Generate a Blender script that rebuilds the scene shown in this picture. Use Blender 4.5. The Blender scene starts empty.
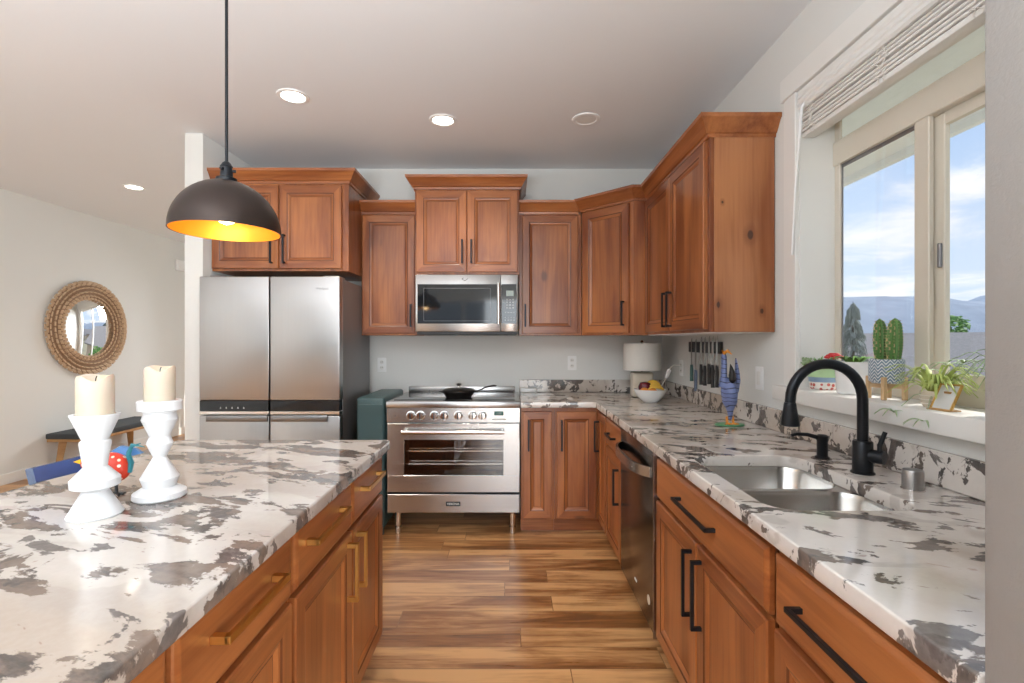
import bpy, bmesh, math, random
from mathutils import Vector, Matrix
from math import pi, sin, cos, radians as R

S = bpy.context.scene
COL = S.collection

# ------------------------------------------------------------------ camera, world, sun, exposure
H_EYE = 1.33
cam_d = bpy.data.cameras.new('camera')
cam_d.sensor_width = 36.0
cam_d.lens = 490 * 36 / 1024
cam_d.shift_x = 2 / 1024
cam_d.shift_y = -0.5 / 1024
cam_d.clip_end = 8000
cam_d.clip_start = 0.02
cam = bpy.data.objects.new('camera', cam_d)
COL.objects.link(cam)
cam.location = (0, 0, H_EYE)
cam.rotation_euler = (pi / 2, 0, 0)
S.camera = cam

S.view_settings.view_transform = 'Standard'
S.view_settings.look = 'None'
S.view_settings.gamma = 1
S.view_settings.use_curve_mapping = False
S.view_settings.exposure = 0.52

world = bpy.data.worlds.new('sky_world')
S.world = world
world.use_nodes = True


class G:
    """tiny node-tree helper"""
    def __init__(self, nt):
        self.nt = nt

    def n(self, typ, ins=None, out=0, **props):
        nd = self.nt.nodes.new(typ)
        for k, v in props.items():
            setattr(nd, k, v)
        for k, v in (ins or {}).items():
            s = nd.inputs[k]
            if isinstance(v, bpy.types.NodeSocket):
                self.nt.links.new(v, s)
            elif isinstance(v, bpy.types.Node):
                self.nt.links.new(v.outputs[0], s)
            else:
                s.default_value = v
        return nd

    def math(self, op, a, b=0.0, c=0.0, clamp=False):
        nd = self.n('ShaderNodeMath', {0: a, 1: b, 2: c}, operation=op, use_clamp=clamp)
        return nd.outputs[0]

    def step(self, x, lo, hi):
        nd = self.n('ShaderNodeMapRange', {0: x, 1: lo, 2: hi, 3: 0.0, 4: 1.0},
                    interpolation_type='SMOOTHSTEP')
        return nd.outputs[0]

    def mix(self, f, a, b, mode='MIX'):
        nd = self.nt.nodes.new('ShaderNodeMix')
        nd.data_type = 'RGBA'
        nd.blend_type = mode
        for idx, v in ((0, f), (6, a), (7, b)):
            if isinstance(v, bpy.types.NodeSocket):
                self.nt.links.new(v, nd.inputs[idx])
            else:
                if idx and len(v) == 3:
                    v = (*v, 1)
                nd.inputs[idx].default_value = v
        return nd.outputs[2]

    def noise(self, vec, scale, detail=3, rough=0.5, dist=0.0):
        nd = self.n('ShaderNodeTexNoise', {'Vector': vec, 'Scale': scale, 'Detail': detail,
                                           'Roughness': rough, 'Distortion': dist})
        return nd.outputs[0]

    def mapping(self, vec, scale=(1, 1, 1), loc=(0, 0, 0), rot=(0, 0, 0)):
        nd = self.n('ShaderNodeMapping', {'Vector': vec, 'Scale': scale, 'Location': loc, 'Rotation': rot})
        return nd.outputs[0]

    def bump(self, h, strength=0.2, dist=0.01):
        nd = self.n('ShaderNodeBump', {'Height': h, 'Strength': strength, 'Distance': dist})
        return nd.outputs[0]


def sky():
    nt = world.node_tree
    nt.nodes.clear()
    g = G(nt)
    co = g.n('ShaderNodeTexCoord').outputs['Generated']
    sep = g.n('ShaderNodeSeparateXYZ', {0: co})
    z = g.math('MAXIMUM', sep.outputs[2], 0.0)
    grad = g.mix(g.step(z, 0.0, 0.62), (0.60, 0.72, 0.86), (0.22, 0.40, 0.74))
    k = g.math('DIVIDE', 1.0, g.math('ADD', z, 0.16))
    cx = g.math('MULTIPLY', sep.outputs[0], k)
    cy = g.math('MULTIPLY', sep.outputs[1], k)
    cv = g.n('ShaderNodeCombineXYZ', {0: cx, 1: cy, 2: 0.0}).outputs[0]
    n1 = g.noise(g.mapping(cv, (0.9, 0.9, 1), (1.3, 0.2, 0)), 1.6, 7, 0.6, 0.5)
    cl = g.math('MULTIPLY', g.step(n1, 0.42, 0.64), 0.85)
    colr = g.mix(cl, grad, (0.90, 0.90, 0.90))
    gnd = g.mix(g.step(sep.outputs[2], -0.03, 0.0), (0.30, 0.32, 0.25), colr)
    bg = g.n('ShaderNodeBackground', {'Color': gnd, 'Strength': 0.88})
    out = g.n('ShaderNodeOutputWorld', {'Surface': bg.outputs[0]})


sky()


def light(name, typ, loc, rot, power, color=(1, 1, 1), **kw):
    d = bpy.data.lights.new(name, typ)
    d.energy = power
    d.color = color
    for k, v in kw.items():
        setattr(d, k, v)
    o = bpy.data.objects.new(name, d)
    COL.objects.link(o)
    o.location = loc
    o.rotation_euler = rot
    return o


# sun: shines in from outside the sink window, over the eave
sun_dir = Vector((-cos(R(45.5)) * 0.97, -cos(R(45.5)) * 0.25, -sin(R(45.5))))
sun = light('sun', 'SUN', (20, 5, 25), (0, 0, 0), 3.2, (1.0, 0.95, 0.88), angle=R(0.6))
sun.rotation_euler = sun_dir.to_track_quat('-Z', 'Y').to_euler()
# added fill beside the windowless right wall behind the camera, then rear glazing daylight
light('living_side_fill', 'AREA', (1.20, -2.3, 1.35), (R(105), 0, R(90)), 140, (0.88, 0.95, 1.0),
      shape='RECTANGLE', size=3.4, size_y=2.0)
light('rear_daylight', 'AREA', (0.25, -4.45, 1.30), (R(100), 0, 0), 66, (0.88, 0.95, 1.0),
      shape='RECTANGLE', size=1.7, size_y=2.2)
# added fill lights, no real lamps there, aimed up to brighten the ceiling
light('living_ceiling_fill', 'AREA', (-1.0, -0.9, 1.3), (R(180), 0, 0), 105, (0.86, 0.94, 1.0),
      shape='DISK', size=1.2)
light('dining_ceiling_fill', 'AREA', (-3.0, -.6, 1.2), (R(180), 0, 0), 30, (0.86, 0.94, 1.0),
      shape='DISK', size=1.0)  # second added ceiling fill, unseen, no fixture behind it
# daylight through the window of the dining room beyond
light('dining_daylight', 'AREA', (-3.75, 8.1, 2.5), (R(-65), 0, 0), 170, (0.90, 0.96, 1.0),
      shape='RECTANGLE', size=1.4, size_y=1.4)


# ------------------------------------------------------------------ materials
def newmat(name):
    m = bpy.data.materials.new(name)
    m.use_nodes = True
    nt = m.node_tree
    nt.nodes.clear()
    g = G(nt)
    p = g.n('ShaderNodeBsdfPrincipled')
    g.n('ShaderNodeOutputMaterial', {'Surface': p.outputs[0]})
    return m, g, p


def link(g, sock, p, name):
    g.nt.links.new(sock, p.inputs[name])


def mat(name, color, rough=0.5, metal=0.0, var=0.06, scale=8.0, bump=0.0, bscale=60, **kw):
    """principled with a slight procedural tone variation"""
    m, g, p = newmat(name)
    co = g.n('ShaderNodeTexCoord').outputs['Object']
    n = g.noise(co, scale, 3)
    lo = tuple(max(0, c * (1 - var)) for c in color)
    hi = tuple(min(1, c * (1 + var)) for c in color)
    link(g, g.mix(n, lo, hi), p, 'Base Color')
    p.inputs['Roughness'].default_value = rough
    p.inputs['Metallic'].default_value = metal
    for k, v in kw.items():
        p.inputs[k].default_value = v
    if bump:
        link(g, g.bump(g.noise(co, bscale, 4), bump, 0.004), p, 'Normal')
    return m


def emis(name, color, strength):
    m, g, p = newmat(name)
    p.inputs['Base Color'].default_value = (*color, 1)
    p.inputs['Emission Color'].default_value = (*color, 1)
    p.inputs['Emission Strength'].default_value = strength
    return m


def wood(name, axis, light_c=(0.46, 0.162, 0.048), dark_c=(0.18, 0.043, 0.012), rough=0.32, knots=True, spots=()):
    m, g, p = newmat(name)
    co = g.n('ShaderNodeTexCoord').outputs['Object']
    rnd = g.n('ShaderNodeObjectInfo').outputs['Random']
    off = g.math('MULTIPLY', rnd, 17.0)
    offv = g.n('ShaderNodeCombineXYZ', {0: off, 1: off, 2: off}).outputs[0]
    v = g.n('ShaderNodeVectorMath', {0: co, 1: offv}, operation='ADD').outputs[0]
    s1 = (1, 1, 0.13) if axis == 'z' else (0.13, 1, 1)
    s2 = (1, 1, 0.03) if axis == 'z' else (0.03, 1, 1)
    n1 = g.noise(g.mapping(v, s1), 7.0, 4, 0.55, 0.8)
    n2 = g.noise(g.mapping(v, s2), 70.0, 3, 0.6)
    n3 = g.noise(v, 1.7, 2)
    f = g.math('ADD', g.math('MULTIPLY', n1, 0.60), g.math('MULTIPLY', n2, 0.22))
    f = g.math('ADD', f, g.math('MULTIPLY', n3, 0.35))
    col = g.mix(g.step(f, 0.40, 0.76), dark_c, light_c)
    if knots:
        s3 = (1, 1, 0.55) if axis == 'z' else (0.55, 1, 1)
        vo = g.n('ShaderNodeTexVoronoi', {'Vector': g.mapping(v, s3), 'Scale': 3.0})
        k = g.step(g.math('ADD', vo.outputs['Distance'], g.math('MULTIPLY', n2, 0.05)), 0.120, 0.060)
        col = g.mix(g.math('MULTIPLY', k, 0.65), col, (0.07, 0.020, 0.010))
    for sx, sz, sr in spots:
        sp = g.n('ShaderNodeSeparateXYZ', {0: co})
        dx = g.math('SUBTRACT', sp.outputs[1], sx)
        dz = g.math('MULTIPLY', g.math('SUBTRACT', sp.outputs[2], sz), 0.62)
        dd = g.math('SQRT', g.math('ADD', g.math('MULTIPLY', dx, dx), g.math('MULTIPLY', dz, dz)))
        dd = g.math('ADD', dd, g.math('MULTIPLY', g.math('SUBTRACT', n2, 0.5), 0.010))
        col = g.mix(g.math('MULTIPLY', g.step(dd, sr * 2.6, sr), 0.45), col, (0.20, 0.060, 0.022))
        col = g.mix(g.math('MULTIPLY', g.step(dd, sr, sr * .55), 0.85), col, (0.045, 0.018, 0.012))
    link(g, col, p, 'Base Color')
    p.inputs['Roughness'].default_value = rough
    p.inputs['Coat Weight'].default_value = 0.25
    p.inputs['Coat Roughness'].default_value = 0.25
    link(g, g.bump(n2, 0.06, 0.002), p, 'Normal')
    return m


def granite(name, big=3.0, seed=0.0, cover=0.0, flecks=0.0, tan=0.0, rot=0.35, stretch=0.55, veil=0.0, dark=1.0, lum=1.0):
    m, g, p = newmat(name)
    co = g.n('ShaderNodeTexCoord').outputs['Object']
    v0 = g.mapping(co, (1, 1, 1), (seed, seed * 0.7, seed * .3), (0, 0, rot))
    v = g.mapping(v0, (stretch, 1, 0.8))
    fine = g.noise(v0, 60.0, 3, 0.65)
    mid = g.noise(v, 16.0, 5, 0.65, 0.4)
    base_n = g.noise(v, 2.6, 3, 0.5, 0.3)
    col = g.mix(g.step(base_n, 0.35 + tan, 0.62 + tan), tuple(c * lum for c in (0.50, 0.405, 0.33)), tuple(c * lum for c in (0.71, 0.655, 0.605)))
    # veil of grey round the patches
    n1 = g.noise(g.mapping(v, (1, 1, 1), (5.1, 2.2, 1.0)), big, 7, 0.60, 0.35)
    nn = g.math('ADD', n1, g.math('MULTIPLY', g.math('SUBTRACT', mid, 0.5), 0.17))
    n0 = g.noise(g.mapping(v, (1, 1, 1), (1.7, 8.2, 4.0)), big * 0.8, 4, 0.55, 0.6)
    col = g.mix(g.math('MULTIPLY', g.step(n0, 0.54 - veil, 0.60 - veil), 0.5), col, (0.42, 0.36, 0.315))
    patch = g.step(nn, 0.565 - cover, 0.590 - cover)
    pc = g.mix(g.step(mid, 0.38, 0.62), tuple(c * dark for c in (0.028, 0.019, 0.015)), tuple(c * dark for c in (0.175, 0.118, 0.086)))
    col = g.mix(g.math('MULTIPLY', patch, 0.96), col, pc)
    # dark flecks
    n2 = g.noise(g.mapping(v, (1, 1, 1), (9.0, 1.0, 3.0)), 11.0, 5, 0.6, 0.6)
    col = g.mix(g.math('MULTIPLY', g.step(n2, 0.635 - flecks, 0.660 - flecks), 0.9), col, g.mix(fine, (0.03, 0.025, 0.025), (0.13, 0.10, 0.09)))
    # rusty specks
    n3 = g.noise(v, 24.0, 3, 0.6, 0.6)
    col = g.mix(g.math('MULTIPLY', g.step(n3, 0.69, 0.73), 0.5), col, (0.22, 0.09, 0.07))
    col = g.mix(0.10, col, g.mix(fine, (0.2, 0.18, 0.17), (0.95, 0.93, 0.9)))
    link(g, col, p, 'Base Color')
    p.inputs['Roughness'].default_value = 0.08
    p.inputs['Specular IOR Level'].default_value = 0.55
    return m


def steel(name, color=(0.60, 0.59, 0.58), rough=0.27, axis='x'):
    m, g, p = newmat(name)
    co = g.n('ShaderNodeTexCoord').outputs['Object']
    sc = (0.02, 1, 1) if axis == 'x' else ((1, 1, 0.02) if axis == 'z' else (1, 0.02, 1))
    n = g.noise(g.mapping(co, sc), 90.0, 2, 0.5)
    link(g, g.mix(n, tuple(c * 0.97 for c in color), tuple(c * 1.03 for c in color)), p, 'Base Color')
    p.inputs['Metallic'].default_value = 1.0
    link(g, g.math('ADD', g.math('MULTIPLY', n, 0.05), rough - 0.025), p, 'Roughness')
    return m


def planks(name):
    m, g, p = newmat(name)
    co = g.n('ShaderNodeTexCoord').outputs['Object']
    sp = g.n('ShaderNodeSeparateXYZ', {0: co})
    row = g.math('FLOOR', g.math('DIVIDE', sp.outputs[1], 0.142))
    wn = g.n('ShaderNodeTexWhiteNoise', {'W': row}, noise_dimensions='1D').outputs[0]
    cb = g.n('ShaderNodeCombineXYZ', {0: g.math('ADD', sp.outputs[0], g.math('MULTIPLY', wn, 1.22)), 1: sp.outputs[1], 2: 0.0}).outputs[0]
    br = g.n('ShaderNodeTexBrick', {'Vector': cb, 'Color1': (0, 0, 0, 1), 'Color2': (1, 1, 1, 1),
                                    'Mortar': (0.5, 0.5, 0.5, 1), 'Scale': 1.0, 'Mortar Size': 0.0022,
                                    'Mortar Smooth': 0.2, 'Brick Width': 1.22, 'Row Height': 0.142}, offset=0.0, offset_frequency=2)
    tone = g.n('ShaderNodeRGBToBW', {0: br.outputs[0]}).outputs[0]
    offv = g.n('ShaderNodeCombineXYZ', {0: g.math('MULTIPLY', tone, 31.0), 1: g.math('MULTIPLY', tone, 13.0), 2: 0.0}).outputs[0]
    v = g.n('ShaderNodeVectorMath', {0: co, 1: offv}, operation='ADD').outputs[0]
    n1 = g.noise(g.mapping(v, (0.16, 1.3, 1)), 8.0, 5, 0.6, 0.7)
    n2 = g.noise(g.mapping(v, (0.05, 1, 1)), 60.0, 4, 0.65)
    f = g.math('ADD', g.math('MULTIPLY', n1, 0.75), g.math('MULTIPLY', n2, 0.25))
    f = g.math('ADD', f, g.math('MULTIPLY', g.math('SUBTRACT', tone, 0.5), 0.16))
    col = g.mix(g.step(f, 0.38, 0.62), (0.30, 0.120, 0.038), (0.68, 0.375, 0.160))
    col = g.mix(g.math('MULTIPLY', g.step(f, 0.41, 0.32), 0.6), col, (0.12, 0.05, 0.02))
    kn = g.noise(g.mapping(v, (0.6, 2.0, 1)), 6.0, 2)
    col = g.mix(g.math('MULTIPLY', g.step(kn, 0.70, 0.78), 0.6), col, (0.07, 0.03, 0.012))
    col = g.mix(g.math('MULTIPLY', br.outputs['Fac'], 0.6), col, (0.12, 0.055, 0.022))
    link(g, col, p, 'Base Color')
    link(g, g.math('ADD', 0.22, g.math('MULTIPLY', n2, 0.16)), p, 'Roughness')
    link(g, g.bump(g.math('SUBTRACT', n2, g.math('MULTIPLY', br.outputs['Fac'], 1.5)), 0.08, 0.002), p, 'Normal')
    return m


def glass_pane(name, tint=(1, 1, 1), refl=0.06):
    m = bpy.data.materials.new(name)
    m.use_nodes = True
    nt = m.node_tree
    nt.nodes.clear()
    g = G(nt)
    tr = g.n('ShaderNodeBsdfTransparent', {'Color': (*tint, 1)})
    gl = g.n('ShaderNodeBsdfGlossy', {'Color': (1, 1, 1, 1), 'Roughness': 0.02})
    lw = g.n('ShaderNodeLayerWeight', {'Blend': 0.5}).outputs['Facing']
    fr = g.math('ADD', 0.03, g.math('MULTIPLY', g.math('POWER', lw, 5.0), 0.7))
    mx = g.n('ShaderNodeMixShader', {0: fr, 1: tr.outputs[0], 2: gl.outputs[0]})
    g.n('ShaderNodeOutputMaterial', {'Surface': mx.outputs[0]})
    return m


def banded(name, a, b, freq, axis=2, rough=0.5, width=0.5, dist=0.0):
    m, g, p = newmat(name)
    co = g.n('ShaderNodeTexCoord').outputs['Object']
    sep = g.n('ShaderNodeSeparateXYZ', {0: co})
    x = sep.outputs[axis]
    if dist:
        x = g.math('ADD', x, g.math('MULTIPLY', g.noise(co, 12.0, 1), dist))
    fr = g.math('FRACT', g.math('MULTIPLY', x, freq))
    link(g, g.mix(g.step(fr, width - 0.04, width + 0.04), a, b), p, 'Base Color')
    p.inputs['Roughness'].default_value = rough
    return m


def dotted(name, a, b, scale, r0, rough=0.35):
    m, g, p = newmat(name)
    co = g.n('ShaderNodeTexCoord').outputs['Object']
    vo = g.n('ShaderNodeTexVoronoi', {'Vector': co, 'Scale': scale, 'Randomness': 0.35})
    link(g, g.mix(g.step(vo.outputs['Distance'], r0, r0 - 0.06), a, b), p, 'Base Color')
    p.inputs['Roughness'].default_value = rough
    return m


def herring(name):
    """pale zig-zag lines on grey-blue glaze, wrapped round the pot"""
    m, g, p = newmat(name)
    co = g.n('ShaderNodeTexCoord').outputs['Object']
    sep = g.n('ShaderNodeSeparateXYZ', {0: co})
    ang = g.math('ARCTAN2', sep.outputs[1], sep.outputs[0])
    a = g.math('MULTIPLY', ang, 14 / (2 * pi))
    tri = g.math('ABSOLUTE', g.math('SUBTRACT', g.math('FRACT', a), 0.5))
    zz = g.math('ADD', g.math('MULTIPLY', sep.outputs[2], 85.0), g.math('MULTIPLY', tri, 2.4))
    s = g.step(g.math('ABSOLUTE', g.math('SUBTRACT', g.math('FRACT', zz), 0.5)), 0.14, 0.22)
    link(g, g.mix(s, (0.80, 0.82, 0.83), (0.16, 0.24, 0.32)), p, 'Base Color')
    p.inputs['Roughness'].default_value = 0.4
    return m


M = {}
M['wall'] = mat('painted_wall', (0.775, 0.77, 0.74), 0.85, var=0.012, scale=1.5, bump=0.12, bscale=90)
M['ceil'] = mat('ceiling_paint', (0.845, 0.862, 0.88), 0.9, var=0.01, scale=1.0, bump=0.08, bscale=80)
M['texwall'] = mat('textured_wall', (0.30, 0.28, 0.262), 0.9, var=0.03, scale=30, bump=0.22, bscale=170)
M['trim'] = mat('trim_paint', (0.83, 0.815, 0.78), 0.45, var=0.01)
M['almond'] = mat('almond_vinyl', (0.70, 0.64, 0.54), 0.4, var=0.02)
M['floor'] = planks('plank_floor')
M['wv'] = wood('alder_vertical_grain', 'z')
M['wh'] = wood('alder_horizontal_grain', 'x')
M['endwood_glare'] = wood('alder_end_panel_glare', 'z', (0.50, 0.205, 0.080), (0.27, 0.082, 0.026), 0.3, True, ((.19, 1.827, .017), (.040, 1.50, .010), (.060, 1.98, .006), (.245, 1.47, .010)))  # window glare painted in as paler, pinker alder; the knots are real
M['glaze'] = wood('alder_glazed_groove', 'z', (0.17, 0.052, 0.018), (0.085, 0.024, 0.010), 0.4, False)
M['granite'] = granite('island_granite', 8.0, 1.4, 0.060, 0.030, 0.0, 0.35, 0.5, 0.05, 1.0, 0.88)
M['granite2'] = granite('counter_granite', 11.5, 3.3, 0.012, 0.030, -0.06, 0.35, 0.55, -0.03, 0.75)
M['granite3'] = granite('backsplash_granite', 13.0, 7.7, 0.030, 0.05, 0.03, 0.0, 1.0, -0.03, 0.5)
M['steel'] = steel('brushed_steel', (0.52, 0.515, 0.51), 0.26)
M['steelv'] = steel('brushed_steel_vertical', (0.43, 0.42, 0.415), 0.31, 'z')
M['steelsink'] = steel('sink_steel', (0.56, 0.55, 0.53), 0.24, 'y')
M['steeldark'] = steel('dark_steel', (0.20, 0.19, 0.185), 0.24, 'x')
M['chrome'] = mat('polished_steel', (0.72, 0.70, 0.68), 0.16, 1.0, var=0.02)
M['handlegrey'] = mat('grey_steel', (0.26, 0.26, 0.265), 0.3, 1.0)
M['fridgeside'] = mat('grey_enamel', (0.22, 0.215, 0.22), 0.4, 0.6)
M['black'] = mat('black_metal', (0.018, 0.020, 0.024), 0.38, 0.6)
M['blackgloss'] = mat('black_glass', (0.010, 0.012, 0.015), 0.06)
M['blackplastic'] = mat('black_plastic', (0.02, 0.02, 0.022), 0.45)
M['gap'] = mat('dark_gap', (0.012, 0.012, 0.012), 0.9)
M['gold'] = mat('brushed_gold', (0.74, 0.47, 0.15), 0.30, 1.0)
M['bronze'] = mat('dark_bronze', (0.048, 0.034, 0.029), 0.36, 0.7, var=0.25, scale=5)
M['goldleaf'] = mat('gold_lining', (0.80, 0.36, 0.035), 0.42, 0.5, var=0.05)
M['bulb'] = emis('warm_bulb', (1.0, 0.74, 0.40), 7)
M['downlight'] = emis('downlight_glow', (1.0, 0.93, 0.82), 7)
M['white'] = mat('white_plastic', (0.92, 0.92, 0.91), 0.4, var=0.01)
M['matte'] = mat('matte_white_ceramic', (0.745, 0.75, 0.76), 0.75, var=0.008)
M['gloss'] = mat('glazed_white_ceramic', (0.84, 0.835, 0.82), 0.18, var=0.01)
M['cream'] = mat('cream_ceramic', (0.70, 0.62, 0.50), 0.22, var=0.04)
M['wax'] = mat('ivory_wax', (0.63, 0.535, 0.42), 0.55, var=0.02, **{'Subsurface Weight': 0.25, 'Subsurface Scale': 0.02})
M['linen'] = mat('linen_shade', (0.76, 0.73, 0.67), 0.9, var=0.03, scale=60)
M['teal'] = mat('teal_paint', (0.042, 0.086, 0.092), 0.42, var=0.05)
M['iron'] = mat('cast_iron', (0.022, 0.019, 0.018), 0.42, 0.5)
M['mirror'] = mat('silvered_mirror', (0.92, 0.92, 0.92), 0.015, 1.0, var=0.0)
M['cushion'] = mat('charcoal_cushion', (0.050, 0.054, 0.058), 0.85, var=0.25, scale=200)
M['oak'] = wood('golden_oak', 'x', (0.52, 0.30, 0.12), (0.34, 0.17, 0.06), 0.45, False)
M['bamboo'] = wood('pale_bamboo', 'z', (0.72, 0.50, 0.28), (0.55, 0.35, 0.17), 0.5, False)
M['lcd'] = mat('display_lcd', (0.30, 0.36, 0.33), 0.25)
M['lcdgreen'] = mat('green_display', (0.02, 0.10, 0.08), 0.2)
M['print'] = mat('pale_print', (0.72, 0.72, 0.70), 0.6)
M['glass'] = glass_pane('window_glass')
M['leaf'] = mat('leaf_green', (0.16, 0.34, 0.07), 0.5, var=0.3, scale=30)
M['spider'] = mat('spider_leaf', (0.50, 0.60, 0.17), 0.5, var=0.35, scale=40)
M['paleleaf'] = mat('pale_leaf', (0.36, 0.47, 0.27), 0.5, var=0.25, scale=40)
M['cactus'] = mat('cactus_skin', (0.10, 0.22, 0.055), 0.55, var=0.25, scale=25)
M['spine'] = mat('cactus_spines', (0.55, 0.42, 0.24), 0.7, var=0.25, scale=120)
M['soil'] = mat('potting_soil', (0.07, 0.045, 0.03), 0.95, var=0.3, scale=120)
M['red'] = mat('red_petal', (0.62, 0.03, 0.035), 0.5, var=0.2, scale=60)
M['herring'] = herring('zigzag_glaze')
M['bluebird'] = banded('striped_blue_paint', (0.17, 0.22, 0.44), (0.035, 0.045, 0.10), 42, 2, 0.5, 0.82, 0.05)
M['bluepaint'] = mat('dotted_blue_paint', (0.10, 0.17, 0.32), 0.5, var=0.5, scale=160)
M['navy'] = mat('navy_paint', (0.016, 0.035, 0.13), 0.35, var=0.25, scale=30)
M['skyblue'] = mat('sky_blue_paint', (0.10, 0.26, 0.55), 0.35, var=0.2)
M['tealpaint'] = mat('turquoise_paint', (0.03, 0.22, 0.27), 0.35)
M['orange'] = mat('orange_paint', (0.80, 0.30, 0.03), 0.45)
M['yellow'] = mat('yellow_paint', (0.88, 0.50, 0.02), 0.4)
M['reddot'] = dotted('red_dotted_paint', (0.70, 0.05, 0.02), (0.88, 0.78, 0.62), 52, 0.28)
M['palegreen'] = mat('pale_green_glaze', (0.42, 0.60, 0.33), 0.35, var=0.2, scale=30)
M['mutedblue'] = mat('muted_blue_glaze', (0.22, 0.33, 0.47), 0.35, var=0.3, scale=40)
M['redspots'] = dotted('red_spotted_glaze', (0.74, 0.70, 0.64), (0.52, 0.10, 0.08), 55, 0.40)
M['greenbase'] = mat('green_paint', (0.07, 0.27, 0.13), 0.45, var=0.2, scale=25)
M['banana'] = mat('banana_skin', (0.78, 0.47, 0.06), 0.5, var=0.15, scale=25)
M['plum'] = mat('dark_red_skin', (0.13, 0.016, 0.028), 0.25, var=0.3, scale=15)
M['orangefruit'] = mat('orange_skin', (0.75, 0.28, 0.04), 0.5, bump=0.2, bscale=200)
M['slat'] = mat('white_slat', (0.80, 0.77, 0.73), 0.45, var=0.02)
M['cord'] = mat('white_cord', (0.82, 0.78, 0.72), 0.7)
M['blade'] = mat('knife_steel', (0.60, 0.60, 0.60), 0.2, 1.0)
M['tealgrip'] = mat('teal_grip', (0.06, 0.14, 0.13), 0.5)
M['bluegrip'] = mat('slate_blue_grip', (0.10, 0.13, 0.20), 0.5)
M['rattan'] = None


def rattan(name):
    m, g, p = newmat(name)
    co = g.n('ShaderNodeTexCoord').outputs['Object']
    n = g.noise(co, 40, 3)
    link(g, g.mix(n, (0.50, 0.33, 0.20), (0.76, 0.56, 0.38)), p, 'Base Color')
    p.inputs['Roughness'].default_value = 0.6
    return m


M['rattan'] = rattan('woven_rattan')
M['rattandark'] = mat('rattan_gap', (0.30, 0.185, 0.11), 0.8)
M['roof'] = mat('asphalt_shingle', (0.30, 0.28, 0.27), 0.9, var=0.2, scale=6)
M['siding'] = mat('beige_siding', (0.62, 0.50, 0.40), 0.8)
M['hill'] = mat('haze_tinted_hill', (0.24, 0.29, 0.36), 1.0, var=0.25, scale=0.02)  # distance haze is mixed into this blue-grey base colour
M['hill2'] = mat('haze_tinted_far_hill', (0.28, 0.34, 0.42), 1.0, var=0.2, scale=0.02)  # farther ridge, paler still: more haze put into the colour
M['grass'] = mat('dry_lawn', (0.30, 0.28, 0.19), 1.0, var=0.3, scale=0.6)
M['conifer'] = mat('conifer_needles', (0.25, 0.28, 0.25), 0.9, var=0.3, scale=3)
M['bush'] = mat('bush_leaves', (0.13, 0.28, 0.06), 0.7, var=0.4, scale=6)
M['bark'] = mat('bark', (0.13, 0.10, 0.08), 0.9)
M['soffit'] = mat('soffit_paint', (0.88, 0.92, 0.95), 0.7)

random.seed(4)


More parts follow.
